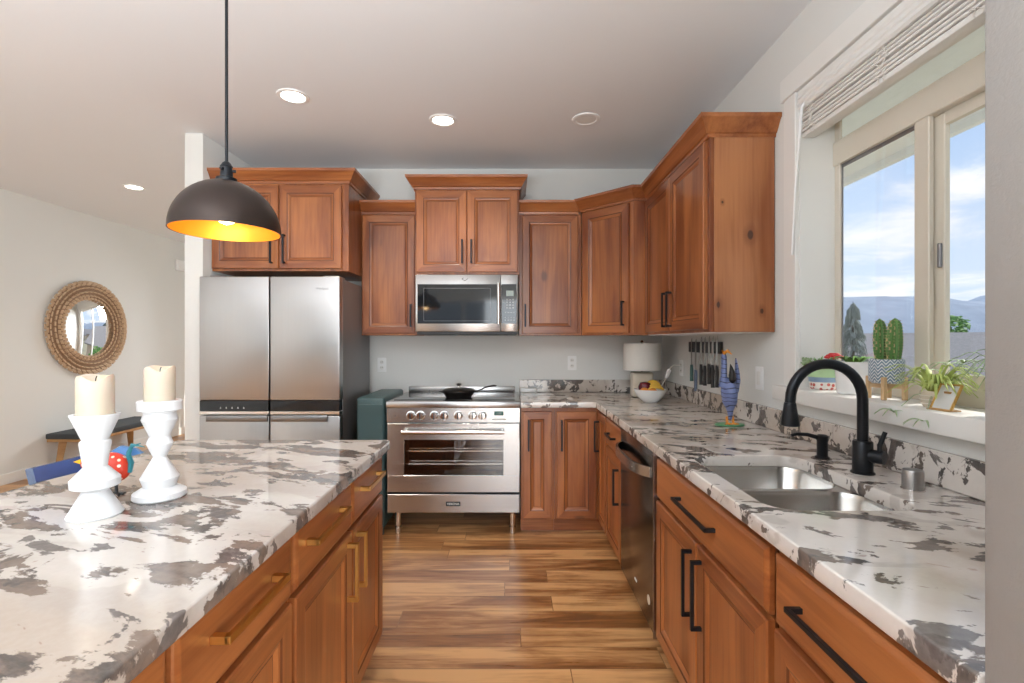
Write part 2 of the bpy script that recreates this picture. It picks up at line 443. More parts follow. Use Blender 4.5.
# ------------------------------------------------------------------ mesh helpers
class MB:
    def __init__(self):
        self.bm = bmesh.new()

    def _mark(self, mi):
        for f in self.bm.faces:
            if not f.tag:
                f.material_index = mi
                f.tag = True

    def box(self, x0, x1, y0, y1, z0, z1, bev=0.0, seg=1, mi=0, mtx=None):
        r = bmesh.ops.create_cube(self.bm, size=1.0)
        vs = r['verts']
        for v in vs:
            v.co = Vector((x0 + (v.co.x + .5) * (x1 - x0), y0 + (v.co.y + .5) * (y1 - y0), z0 + (v.co.z + .5) * (z1 - z0)))
        if bev:
            ed = list({e for v in vs for e in v.link_edges})
            rb = bmesh.ops.bevel(self.bm, geom=ed, offset=bev, segments=seg, profile=0.5, affect='EDGES')
            vs = rb['verts']
        if mtx is not None:
            vv = set(vs)
            bmesh.ops.transform(self.bm, matrix=mtx, verts=list(vv))
        self._mark(mi)
        return self

    def loft(self, rings, mi=0, close=True, cap0=True, cap1=True, mis=None):
        rv = [[self.bm.verts.new(p) for p in ring] for ring in rings]
        n = len(rv[0])
        for i in range(len(rv) - 1):
            a, b = rv[i], rv[i + 1]
            for j in range(n if close else n - 1):
                k = (j + 1) % n
                try:
                    f = self.bm.faces.new((a[j], a[k], b[k], b[j]))
                    f.material_index = mis[i] if mis else mi
                    f.tag = True
                except ValueError:
                    pass
        if close and cap0:
            f = self.bm.faces.new(list(reversed(rv[0])))
            f.material_index = mis[0] if mis else mi
            f.tag = True
        if close and cap1:
            f = self.bm.faces.new(rv[-1])
            f.material_index = mis[-1] if mis else mi
            f.tag = True
        return self

    def tube(self, pts, r, n=10, mi=0, flat=1.0, cap=True):
        pts = [Vector(p) for p in pts]
        rs = r if isinstance(r, (list, tuple)) else [r] * len(pts)
        rings = []
        up = None
        for i, p in enumerate(pts):
            d = (pts[min(i + 1, len(pts) - 1)] - pts[max(i - 1, 0)]).normalized()
            if up is None:
                up = Vector((0, 0, 1)) if abs(d.z) < 0.9 else Vector((1, 0, 0))
            a = d.cross(up)
            if a.length < 1e-5:
                a = d.orthogonal()
            a.normalize()
            b = a.cross(d).normalized()
            up = b
            rings.append([p + a * (rs[i] * cos(2 * pi * k / n)) + b * (rs[i] * flat * sin(2 * pi * k / n)) for k in range(n)])
        self.loft(rings, mi, True, cap, cap)
        return self

    def cyl(self, p0, p1, r0, r1=None, n=20, mi=0):
        return self.tube([p0, p1], [r0, r0 if r1 is None else r1], n, mi)

    def lathe(self, prof, c=(0, 0, 0), n=32, mi=0, mis=None, cap0=True, cap1=True, axis='z'):
        rings = []
        for r, z in prof:
            ring = []
            for k in range(n):
                a = 2 * pi * k / n
                if axis == 'z':
                    ring.append((c[0] + r * cos(a), c[1] + r * sin(a), c[2] + z))
                elif axis == 'y':
                    ring.append((c[0] + r * cos(a), c[1] - z, c[2] + r * sin(a)))
                else:
                    ring.append((c[0] + z, c[1] + r * cos(a), c[2] + r * sin(a)))
            rings.append(ring)
        return self.loft(rings, mi, True, cap0, cap1, mis)

    def ell(self, c, r, n=20, m=12, mi=0, rot=None):
        rings = []
        for i in range(m + 1):
            t = pi * i / m
            rr, z = max(sin(t), 0.002), -cos(t)
            ring = []
            for k in range(n):
                v = Vector((r[0] * rr * cos(2 * pi * k / n), r[1] * rr * sin(2 * pi * k / n), r[2] * z))
                if rot:
                    v = rot @ v
                ring.append(Vector(c) + v)
            rings.append(ring)
        return self.loft(rings, mi)

    def prism(self, poly, z0, z1, mi=0):
        return self.loft([[(x, y, z0) for x, y in poly], [(x, y, z1) for x, y in poly]], mi)

    def sweep(self, path, prof, z0, mi=0):
        """profile (out, z) swept along an open 2-D path; outward is to the right of travel"""
        P = [Vector(p) for p in path]
        rings = []
        for i, p in enumerate(P):
            ns = []
            if i > 0:
                d = (P[i] - P[i - 1]).normalized()
                ns.append(Vector((d.y, -d.x)))
            if i < len(P) - 1:
                d = (P[i + 1] - P[i]).normalized()
                ns.append(Vector((d.y, -d.x)))
            if len(ns) == 2:
                b = (ns[0] + ns[1]).normalized()
                b = b / max(b.dot(ns[0]), 0.2)
            else:
                b = ns[0]
            rings.append([(p.x + b.x * o, p.y + b.y * o, z0 + z) for o, z in prof])
        return self.loft(rings, mi)

    def strip(self, pts, ws, side, th=0.0008, mi=0):
        """a leaf: tapered flat strip with a little thickness"""
        rings = []
        side = Vector(side).normalized()
        for i, p in enumerate(pts):
            p = Vector(p)
            d = (Vector(pts[min(i + 1, len(pts) - 1)]) - Vector(pts[max(i - 1, 0)])).normalized()
            nrm = d.cross(side)
            nrm = nrm.normalized() if nrm.length > 1e-5 else Vector((0, 0, 1))
            w = ws[i]
            rings.append([p - side * w, p - nrm * th - side * 0, p + side * w, p + nrm * th * 1.5])
        return self.loft(rings, mi)

    def build(self, name, mats, parent=None, smooth=32, mods=None):
        me = bpy.data.meshes.new(name)
        bmesh.ops.recalc_face_normals(self.bm, faces=self.bm.faces)
        self.bm.to_mesh(me)
        self.bm.free()
        if not isinstance(mats, (list, tuple)):
            mats = [mats]
        for m in mats:
            me.materials.append(M[m] if isinstance(m, str) else m)
        if smooth:
            me.polygons.foreach_set('use_smooth', [True] * len(me.polygons))
            me.set_sharp_from_angle(angle=R(smooth))
        o = bpy.data.objects.new(name, me)
        COL.objects.link(o)
        if parent:
            o.parent = parent
        return o


def thing(name, label, cat, loc=(0, 0, 0), rz=0.0, group=None):
    o = bpy.data.objects.new(name, None)
    o.empty_display_size = 0.05
    COL.objects.link(o)
    o.location = loc
    o.rotation_euler = (0, 0, rz)
    return tag(o, label, cat, group)


def tag(o, label, cat, group=None):
    o['label'] = label
    o['category'] = cat
    if group:
        o['group'] = group
    return o


def struct(o):
    o['kind'] = 'structure'
    return o


def text(body, size, name, matname, parent, loc, rot, depth=0.0004):
    cu = bpy.data.curves.new(name, 'FONT')
    cu.body = body
    cu.size = size
    cu.extrude = depth
    cu.align_x = 'CENTER'
    cu.align_y = 'CENTER'
    t = bpy.data.objects.new(name + '_tmp', cu)
    COL.objects.link(t)
    dg = bpy.context.evaluated_depsgraph_get()
    me = bpy.data.meshes.new_from_object(t.evaluated_get(dg))
    bpy.data.objects.remove(t)
    me.materials.clear()
    me.materials.append(M[matname])
    o = bpy.data.objects.new(name, me)
    COL.objects.link(o)
    o.parent = parent
    o.location = loc
    o.rotation_euler = rot
    return o


def slab(name, loops, z0, z1, matname, bev=0.004):
    """flat slab from 2-D outlines (first outer, others holes) with eased edges"""
    cu = bpy.data.curves.new(name, 'CURVE')
    cu.dimensions = '2D'
    cu.fill_mode = 'BOTH'
    cu.extrude = (z1 - z0) / 2 - bev
    cu.bevel_depth = bev
    cu.bevel_resolution = 2
    cu.offset = -bev
    for lp in loops:
        sp = cu.splines.new('POLY')
        sp.points.add(len(lp) - 1)
        for q, (x, y) in zip(sp.points, lp):
            q.co = (x, y, 0, 1)
        sp.use_cyclic_u = True
    t = bpy.data.objects.new(name + '_tmp', cu)
    COL.objects.link(t)
    dg = bpy.context.evaluated_depsgraph_get()
    me = bpy.data.meshes.new_from_object(t.evaluated_get(dg))
    bpy.data.objects.remove(t)
    me.transform(Matrix.Translation((0, 0, (z0 + z1) / 2)))
    me.materials.clear()
    me.materials.append(M[matname])
    me.polygons.foreach_set('use_smooth', [True] * len(me.polygons))
    me.set_sharp_from_angle(angle=R(40))
    o = bpy.data.objects.new(name, me)
    COL.objects.link(o)
    return o


def rrect(x0, x1, y0, y1, r, n=6):
    pts = []
    for cx, cy, a0 in ((x1 - r, y1 - r, 0), (x0 + r, y1 - r, 90), (x0 + r, y0 + r, 180), (x1 - r, y0 + r, 270)):
        for k in range(n + 1):
            a = R(a0 + 90 * k / n)
            pts.append((cx + r * cos(a), cy + r * sin(a)))
    return pts


# ------------------------------------------------------------------ room shell
XR, YB, ZC = 1.245, 4.0, 2.735     # sink wall, range wall, ceiling
XL, YF, YR = -4.68, 7.3, -4.6      # dining-side wall, far wall, rear wall
WY0, WY1, WZ0, WZ1, WX = 1.18, 2.10, 1.13, 2.40, 1.39


def shell():
    b = MB(); b.box(XL - .15, 1.5, YR - .15, YF + .15, -.12, 0)
    struct(b.build('floor', 'floor'))
    b = MB(); b.box(XL - .15, 1.5, YR - .15, YF + .15, ZC, ZC + .12)
    struct(b.build('ceiling', 'ceil'))
    b = MB(); b.box(-2.074, 1.5, YB, YB + .14, 0, ZC)
    struct(b.build('wall_back', 'wall'))
    b = MB()
    b.box(XR, 1.403, WY1, YB, 0, ZC)
    b.box(XR, 1.403, YR, WY0, 0, ZC)
    b.box(XR, 1.403, WY0, WY1, 0, WZ0 - .02)
    b.box(XR, 1.403, WY0, WY1, WZ1, ZC)
    struct(b.build('wall_right', 'wall'))
    b = MB(); b.box(XL - .15, XL, YR, YF, 0, ZC)
    struct(b.build('wall_left', 'wall'))
    b = MB(); b.box(-2.20, -2.074, 3.31, YF, 0, ZC, bev=.006, seg=2)
    struct(b.build('wall_partition', 'wall'))
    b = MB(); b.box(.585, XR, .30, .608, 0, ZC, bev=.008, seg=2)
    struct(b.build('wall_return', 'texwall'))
    b = MB()
    b.box(XL, -3.95, YF, YF + .15, 0, ZC); b.box(-2.45, -2.2, YF, YF + .15, 0, ZC)
    b.box(-3.95, -2.45, YF, YF + .15, 2.25, ZC); b.box(-3.95, -2.45, YF, YF + .15, 0, .3)
    struct(b.build('wall_far', 'wall'))
    b = MB()
    b.box(XL, -4.2, YR - .15, YR, 0, ZC); b.box(.4, XR, YR - .15, YR, 0, ZC)
    b.box(-4.2, .4, YR - .15, YR, 2.35, ZC)
    struct(b.build('wall_rear', 'wall'))
    b = MB(); b.box(XL, XL + .014, YR, YF, 0, .10, bev=.003)
    struct(b.build('baseboard_left', 'trim'))
    b = MB(); b.box(-2.214, -2.2, 3.31, YF, 0, .10, bev=.003); b.box(-2.214, -2.06, 3.296, 3.31, 0, .10, bev=.003)
    struct(b.build('baseboard_partition', 'trim'))
    # dining window frame and rear doors
    b = MB()
    for x in (-3.95, -3.25, -2.50):
        b.box(x, x + .05, YF + .03, YF + .10, .3, 2.25, bev=.004)
    b.box(-3.95, -2.45, YF + .03, YF + .10, .3, .36); b.box(-3.95, -2.45, YF + .03, YF + .10, 2.19, 2.25)
    b.box(-4.04, -3.95, YF - .02, YF, .3, 2.3); b.box(-2.45, -2.36, YF - .02, YF, .3, 2.3)
    struct(b.build('window_2', 'trim'))
    b = MB()
    for x in (-4.2, -2.7, -1.15, .34):
        b.box(x, x + .06, YR - .1, YR - .03, 0, 2.35, bev=.004)
    b.box(-4.2, .4, YR - .1, YR - .03, 0, .08); b.box(-4.2, .4, YR - .1, YR - .03, 2.27, 2.35)
    struct(b.build('door_1', 'trim'))


shell()


def sink_window():
    w = struct(bpy.data.objects.new('window_1', None))
    COL.objects.link(w)
    x0, x1 = WX, 1.402
    b = MB()
    b.box(x0, x1, WY1 - .034, WY1, WZ0, WZ1, bev=.002)
    b.box(x0, x1, WY0, WY0 + .034, WZ0, WZ1, bev=.002)
    b.box(x0 - .001, x1 + .0006, WY0, WY1, WZ0, 1.185, bev=.002)
    b.box(x0 - .001, x1 + .0006, WY0, WY1, 2.355, WZ1, bev=.002)
    b.box(x0 - .008, x1 + .03, WY0, WY1, 2.075, 2.176, bev=.003)       # transom bar
    b.box(x0 - .004, x1 + .003, 1.622, 1.682, WZ0, 2.10, bev=.003)     # meeting stile
    b.build('window_frame', 'almond', w)
    b = MB()
    b.box(x1 - .004, x1, 2.060, 2.066, 1.185, 2.075); b.box(x1 - .004, x1, 1.682, 2.066, 2.060, 2.075)
    b.box(x1 - .004, x1, 1.682, 2.066, 1.185, 1.197)
    b.build('glazing_bead', 'fridgeside', w)
    b = MB()
    xs0, xs1 = 1.412, 1.432
    b.box(xs0, xs1, 1.592, 1.640, 1.18, 2.0745, bev=.003)
    b.box(xs0 + .001, xs1 - .001, WY0 + .0755, 1.5915, 1.18, 1.225)
    b.box(xs0 + .001, xs1 - .001, WY0 + .0755, 1.5915, 2.035, 2.0745)
    b.box(xs0, xs1, WY0 + .034, WY0 + .075, 1.18, 2.0745, bev=.003)
    b.build('sash', 'almond', w)
    b = MB()
    b.box(xs0 - .012, xs0, 1.597, 1.609, 1.57, 1.65, bev=.003, mi=0)
    b.build('latch', 'fridgeside', w)
    b = MB(); b.box(1.397, 1.400, 1.68, 2.06, 1.19, 2.07)
    b.build('pane', 'glass', w)
    b = MB(); b.box(1.420, 1.424, WY0 + .05, 1.60, 1.20, 2.06)
    b.build('pane', 'glass', w)
    b = MB(); b.box(1.397, 1.400, WY0 + .02, 2.08, 2.17, 2.36)
    b.build('transom_pane', 'glass', w)
    # casing, jamb lining and stool
    b = MB()
    b.box(1.224, XR, WY1 + .004, WY1 + .094, WZ0 - .0, WZ1 + .0, bev=.003)
    b.box(1.224, XR, WY0 - .09, WY0, WZ0, WZ1, bev=.003)
    b.box(1.218, XR, WY0 - .11, WY1 + .112, WZ1, WZ1 + .098, bev=.003)
    struct(b.build('trim_1', 'trim'))
    b = MB()
    b.box(XR - .004, WX, WY1 - .003, WY1 + .004, WZ0, WZ1)
    b.box(XR - .004, WX, WY0 - .004, WY0 + .003, WZ0, WZ1)
    b.box(XR - .004, WX, WY0, WY1, WZ1 - .003, WZ1 + .004)
    struct(b.build('trim_2', 'trim'))
    b = MB()
    b.box(1.188, WX + .002, WY0 - .10, WY1 + .125, WZ0 - .060, WZ0, bev=.004, seg=2)
    struct(b.build('window_sill', 'trim'))


sink_window()

# ------------------------------------------------------------------ cabinets
CROWN = [(0, 0), (.010, 0), (.012, .014), (.020, .018), (.030, .034), (.050, .066), (.060, .074), (.062, .092), (0, .092)]


def door(parent, x0, x1, z0, z1, t=.02, fw=.058, name='door'):
    b = MB()
    w, h = x1 - x0, z1 - z0
    prof = [(0, 0), (0, -t + .004), (.004, -t), (fw - .006, -t), (fw, -t + .003), (fw + .008, -t + .0045), (fw + .018, -t + .011), (fw + .021, -t + .011)]
    rings = [[(x0 + i, y, z0 + i), (x1 - i, y, z0 + i), (x1 - i, y, z1 - i), (x0 + i, y, z1 - i)] for i, y in prof]
    rv = [[b.bm.verts.new(p) for p in r] for r in rings]
    for i in range(len(rv) - 1):
        for j in range(4):
            k = (j + 1) % 4
            f = b.bm.faces.new((rv[i][j], rv[i][k], rv[i + 1][k], rv[i + 1][j]))
            f.material_index = 2 if i in (3, 6) else (1 if j in (0, 2) else 0)
    b.bm.faces.new(rv[-1]).material_index = 0
    b.bm.faces.new(list(reversed(rv[0]))).material_index = 0
    return b.build(name, ['wv', 'wh', 'glaze'], parent, smooth=0)


def drawer_front(parent, x0, x1, z0, z1, t=.02):
    b = MB()
    prof = [(0, 0), (0, -t + .007), (.003, -t + .004), (.010, -t + .001), (.014, -t)]
    b.loft([[(x0 + i, y, z0 + i), (x1 - i, y, z0 + i), (x1 - i, y, z1 - i), (x0 + i, y, z1 - i)] for i, y in prof])
    return b.build('drawer', ['wh'], parent, smooth=0)


def pull(parent, kind, x, z, ln, matname, t=.02):
    b = MB()
    s, d = (.0075, .036) if matname == 'gold' else (.0058, .034)
    if kind == 'v':
        b.box(x - s, x + s, -t - d, -t - d + .010, z - ln / 2, z + ln / 2, bev=.001)
        for q in (z - ln / 2 + s, z + ln / 2 - s):
            b.box(x - s, x + s, -t - d + .005, -t, q - s, q + s, bev=.0008)
    else:
        b.box(x - ln / 2, x + ln / 2, -t - d, -t - d + .010, z - s, z + s, bev=.001)
        for q in (x - ln / 2 + s, x + ln / 2 - s):
            b.box(q - s, q + s, -t - d + .005, -t, z - s, z + s, bev=.0008)
    return b.build('handle', matname, parent)


def cabinet(name, label, loc, rz, w, d, z0, z1, fronts, group, crown=None, toe=False, hm='black', body=None, hollow=False):
    c = thing(name, label, 'cabinet', (loc[0], loc[1], 0), rz, group)
    b = MB()
    if body:
        b.prism(body, z0, z1)
    elif hollow:
        b.box(0, w, 0, .016, z0, z1); b.box(0, w, d - .01, d, z0, z1); b.box(0, .018, 0, d, z0, z1)
        b.box(w - .018, w, 0, d, z0, z1); b.box(0, w, 0, d, z0, z0 + .018)
    else:
        b.box(0, w, 0, d, z0, z1, bev=.0015)
    b.build('carcass', ['wv'], c)
    if toe:
        b = MB(); b.box(.0, w, .07, d, 0, z0 - .001)
        b.build('toe_kick', ['wh'], c)
    if crown:
        b = MB(); b.sweep(crown, CROWN, z1 - .002)
        b.build('crown', ['wh'], c, smooth=20)
        # closing board on top
    for f in fronts:
        if f[0] == 'door':
            p = door(c, *f[1:5])
        else:
            p = drawer_front(c, *f[1:5])
        if len(f) > 5 and f[5]:
            k, x, z, ln = f[5]
            pull(p, k, x, z, ln, hm)
    return c


def uppers():
    grp = 'wall cabinets'
    Z0, Z1 = 1.372, 2.286
    # over refrigerator
    w = .95
    cabinet('wall_cabinet', 'deep two-door wooden wall cabinet above the refrigerator', (-2.072, 3.41), 0, w, .585, 1.816, 2.425,
            [('door', .006, .468, 1.832, 2.408, ('v', .425, 1.965, .20)),
             ('door', .474, .905, 1.832, 2.408, ('v', .512, 1.965, .20))], grp,
            crown=[(0, 0), (w, 0), (w, .585)])
    # left of microwave
    w = .419
    cabinet('wall_cabinet', 'narrow one-door wooden wall cabinet between refrigerator and microwave', (-1.118, 3.69), 0, w, .308, Z0, Z1,
            [('door', .012, .405, Z0 + .014, Z1 - .012, ('v', .378, 1.52, .17))], grp, crown=[(0, 0), (w, 0)])
    # over microwave
    w = .762
    cabinet('wall_cabinet', 'raised two-door wooden wall cabinet directly above the microwave', (-.695, 3.585), 0, w, .413, 1.816, 2.44,
            [('door', .012, .378, 1.832, 2.425, ('v', .348, 1.98, .17)),
             ('door', .384, .750, 1.832, 2.425, ('v', .414, 1.98, .17))], grp,
            crown=[(0, .413), (0, 0), (w, 0), (w, .413)])
    # right of microwave
    w = .466
    cabinet('wall_cabinet', 'one-door wooden wall cabinet between microwave and corner cabinet', (.069, 3.69), 0, w, .308, Z0, Z1,
            [('door', .022, .440, Z0 + .014, Z1 - .012, ('v', .045, 1.52, .17))], grp, crown=[(0, 0), (w - .02, 0)])
    # diagonal corner
    bx, by = .537, 3.64
    cx, cy = .842, 3.335
    a = math.atan2(cy - by, cx - bx)
    L = math.hypot(cx - bx, cy - by)

    def loc(x, y):
        v = Matrix.Rotation(-a, 2) @ Vector((x - bx, y - by))
        return (v.x, v.y)
    poly = [loc(*p) for p in ((bx, by), (cx, cy), (1.243, cy), (1.243, 3.998), (bx, 3.998))]
    cabinet('wall_cabinet', 'diagonal corner wooden wall cabinet with one knotty orange door', (bx, by), a, L, .3, Z0, Z1,
            [('door', .016, L - .030, Z0 + .014, Z1 - .012, ('v', L - .066, 1.52, .17))], grp,
            crown=[loc(bx, 3.71), loc(bx, by), loc(cx, cy), loc(.93, cy)], body=poly)
    # run over the sink wall
    w = 1.033
    c = cabinet('wall_cabinet', 'two-door wooden wall cabinet with broad knotty end panel beside the window', (.935, 3.333), R(-90), w, .308, Z0, Z1,
                [('door', .012, .512, Z0 + .014, Z1 - .012, ('v', .476, 1.51, .20)),
                 ('door', .518, 1.012, Z0 + .014, Z1 - .012, ('v', .553, 1.51, .20))], grp,
                crown=[(0, 0), (w, 0), (w, .308)])
    b = MB(); b.box(w, w + .006, .022, .302, Z0 + .001, Z1 - .001, bev=.001)
    b.build('end_panel', ['endwood_glare'], c)
    b = MB(); b.box(0.004, w - .004, .004, .304, Z0 - .004, Z0)
    b.build('bottom_panel', ['trim'], c)


uppers()


def bases():
    grp = 'base cabinets'
    ZB, ZT = .10, .872
    # back run
    cabinet('base_cabinet', 'narrow one-door base cabinet immediately right of the range', (.075, 3.377), 0, .232, .62, ZB, ZT,
            [('door', .012, .212, .112, .848, ('v', .052, .685, .21))], grp, toe=True)
    c = thing('corner_cabinet', 'inside-corner base cabinet with two doors meeting at right angles', 'cabinet', (.308, 3.377, 0), 0, grp)
    b = MB()
    b.prism([(0, 0), (.312, 0), (.312, -.29), (.935, -.29), (.935, .62), (0, .62)], ZB, ZT)
    b.build('carcass', ['wv'], c)
    b = MB(); b.prism([(0, .07), (.382, .07), (.382, -.29), (.935, -.29), (.935, .62), (0, .62)], 0, ZB - .001)
    b.build('toe_kick', ['wh'], c)
    d = door(c, .012, .285, .112, .848); pull(d, 'v', .045, .685, .21, 'black')
    d = door(c, .022, .278, .112, .848, fw=.05)
    d.location = (.312, 0, 0); d.rotation_euler = (0, 0, R(-90))
    pull(d, 'v', .07, .685, .21, 'black')
    # sink-wall run: local x runs towards the camera
    cabinet('base_cabinet', 'slim base cabinet with drawer over door between corner and dishwasher', (.62, 3.086), R(-90), .432, .622, ZB, ZT,
            [('drawer', .012, .420, .690, .848, ('h', .216, .772, .18)),
             ('door', .012, .420, .112, .676, ('v', .375, .52, .20))], grp, toe=True)
    cabinet('sink_cabinet', 'wide sink base cabinet with one false drawer above two doors', (.62, 2.026), R(-90), .892, .622, ZB, .872,
            [('drawer', .012, .880, .690, .848, ('h', .446, .775, .30)),
             ('door', .012, .442, .112, .676, ('v', .405, .53, .22)),
             ('door', .450, .880, .112, .676, ('v', .487, .53, .22))], grp, toe=True, hollow=True)
    cabinet('base_cabinet', 'nearest right-hand base cabinet with a drawer above a door', (.62, 1.130), R(-90), .518, .622, ZB, ZT,
            [('drawer', .014, .508, .690, .848, ('h', .265, .775, .30)),
             ('door', .014, .508, .112, .676, ('v', .46, .53, .22))], grp, toe=True)


bases()


def island():
    grp = 'island cabinets'
    ZB, ZT = .10, .874
    xf = -.550   # face-frame plane, fronts look towards +x
    cabinet('island_cabinet', 'far island cabinet with two drawers above two doors and gold pulls', (xf, 1.205), R(90), .845, .60, ZB, ZT,
            [('drawer', .010, .440, .706, .862, ('h', .200, .805, .26)),
             ('drawer', .450, .835, .706, .862, ('h', .640, .805, .22)),
             ('door', .010, .440, .114, .692, ('v', .395, .575, .19)),
             ('door', .450, .835, .114, .692, ('v', .492, .575, .19))], grp, toe=True, hm='gold')
    cabinet('island_cabinet', 'middle island cabinet with one drawer over one door and gold pull', (xf, .770), R(90), .433, .60, ZB, ZT,
            [('drawer', .006, .424, .706, .862, ('h', .215, .800, .24)),
             ('door', .006, .424, .114, .692, ('v', .042, .575, .19))], grp, toe=True, hm='gold')
    cabinet('island_cabinet', 'nearest island cabinet at the lower left edge of the picture', (xf, -.10), R(90), .868, .60, ZB, ZT,
            [('drawer', .006, .430, .706, .862, ('h', .215, .800, .24)),
             ('drawer', .436, .862, .706, .862, ('h', .650, .800, .24)),
             ('door', .006, .430, .114, .692, ('v', .385, .575, .19)),
             ('door', .436, .862, .114, .692, ('v', .485, .575, .19))], grp, toe=True, hm='gold')
    b = MB(); b.box(-1.172, -1.152, -.1, 2.05, 0, .874, bev=.002)
    tag(b.build('island_back_panel', ['wv']), 'wooden back panel along the seating side of the island', 'panel')
    o = slab('island_countertop', [rrect(-1.395, -.502, -.14, 2.065, .02, 4)], .876, .914, 'granite', .005)
    tag(o, 'polished cream and brown granite slab on top of the island', 'countertop')


island()

SX0, SX1, SY0, SY1 = .650, 1.030, 1.205, 1.780


def counters():
    outer = [(.074, 3.998), (.074, 3.338), (.56, 3.338), (.572, 3.334), (.580, 3.322), (.583, 3.31),
             (.583, .610), (1.243, .610), (1.243, 3.998)]
    hole = rrect(SX0, SX1, SY0, SY1, .075, 8)
    o = slab('countertop', [outer, hole], .874, .914, 'granite2', .005)
    tag(o, 'l-shaped speckled granite worktop running round the corner with the sink cut into it', 'countertop')
    b = MB(); b.box(.074, 1.221, 3.978, 3.998, .915, 1.015, bev=.003)
    tag(b.build('backsplash', 'granite3'), 'low granite upstand behind the worktop on the range wall', 'backsplash', 'granite upstands')
    b = MB(); b.box(1.223, 1.243, .612, 3.998, .915, 1.015, bev=.003)
    tag(b.build('backsplash', 'granite3'), 'long granite upstand behind the sink under the window', 'backsplash', 'granite upstands')


counters()


def sink():
    s = thing('sink', 'double-bowl undermount stainless steel sink set into the worktop', 'sink', (0, 0, 0))
    ym = 1.500
    A = (SX0 - .004, SX1 + .006, ym + .012, SY1 + .006)
    B = (SX0 - .004, SX1 + .006, SY0 - .006, ym - .012)
    outer = [(SX0 - .010, SY0 - .03), (SX1 + .03, SY0 - .03), (SX1 + .03, SY1 + .03), (SX0 - .010, SY1 + .03)]
    o = slab('rim', [outer, rrect(*A, .07, 8), rrect(*B, .07, 8)], .8715, .8735, 'steelsink', .0006)
    o.parent = s
    for q, dp in ((A, .16), (B, .19)):
        b = MB()
        rings = []
        for ins, z, r in ((0, .8735, .07), (.001, .868, .07), (.004, .86, .07), (.014, .885 - dp, .065), (.022, .876 - dp, .06), (.04, .872 - dp, .05), (.10, .870 - dp, .04)):
            rings.append([(x, y, z) for x, y in rrect(q[0] + ins, q[1] - ins, q[2] + ins, q[3] - ins, r, 8)])
        b.loft(rings, 0, True, False, True)
        bw = b.build('bowl', 'steelsink', s, smooth=50)
        b = MB()
        cx, cy = (q[0] + q[1]) / 2, (q[2] + q[3]) / 2
        b.lathe([(.045, .8705 - dp), (.045, .873 - dp), (.036, .873 - dp), (.030, .871 - dp), (.001, .871 - dp)], (cx, cy, 0), 24)
        b.build('drain', 'chrome', bw)


sink()


# ------------------------------------------------------------------ refrigerator
def fridge():
    f = thing('refrigerator', 'four-door stainless steel refrigerator with dark control band in the alcove', 'refrigerator', (-2.03, 3.2, 0))
    W, Ht = .918, 1.752
    b = MB(); b.box(.006, W - .004, .075, .70, .03, 1.742, bev=.006, seg=2)
    b.build('body', 'fridgeside', f)
    b = MB(); b.box(.02, W - .02, .10, .66, 0, .03)
    b.build('plinth', 'blackplastic', f)
    mid = .459
    for x0, x1 in ((0, mid - .004), (mid + .004, W)):
        b = MB()
        b.box(x0, x1, 0, .068, .942, Ht, bev=.006, seg=3)
        d = b.build('door', 'steelv', f)
        b = MB()
        b.box(x0 + .002, x1 - .002, -.001, .060, .872, .941, bev=.002)
        cp = b.build('control_panel', 'blackgloss', d)
        b = MB(); b.box(x0 + .001, x1 - .001, -.003, .060, .850, .871, bev=.002)
        b.build('trim_strip', 'chrome', d)
        if x0 == 0:
            for k in range(5):
                xx = .135 + k * .038
                b = MB()
                b.loft([[(xx, -.0016, .889), (xx + .010, -.0016, .889), (xx + .007, -.0016, .893), (xx + .005, -.0016, .902)],
                        [(xx, -.0008, .889), (xx + .010, -.0008, .889), (xx + .007, -.0008, .893), (xx + .005, -.0008, .902)]])
                b.build('icon', 'print', cp)
        else:
            text('Whirlpool', .020, 'logo', 'handlegrey', d, (x0 + .34, -.0012, 1.672), (R(90), 0, 0))
        b = MB(); b.box(x0, x1, 0, .068, .045, .842, bev=.006, seg=3)
        l = b.build('lower_door', 'steelv', f)
        b = MB()
        hx0, hx1 = (x0 + .055, x1 - .002) if x0 == 0 else (x0 + .012, x1 - .075)
        b.box(hx0, hx1, -.022, -.004, .806, .846, bev=.004, seg=2)
        b.box(hx0 + .02, hx1 - .02, -.004, .004, .828, .842)
        b.build('handle', 'handlegrey', l)
    for x in (.03, W - .13):
        b = MB(); b.box(x, x + .10, .06, .20, 1.742, 1.765, bev=.004)
        b.build('hinge_cover', 'fridgeside', f)
    b = MB(); b.box(W - .001, W, .2, .205, .05, 1.7)
    b.bm.free()


fridge()


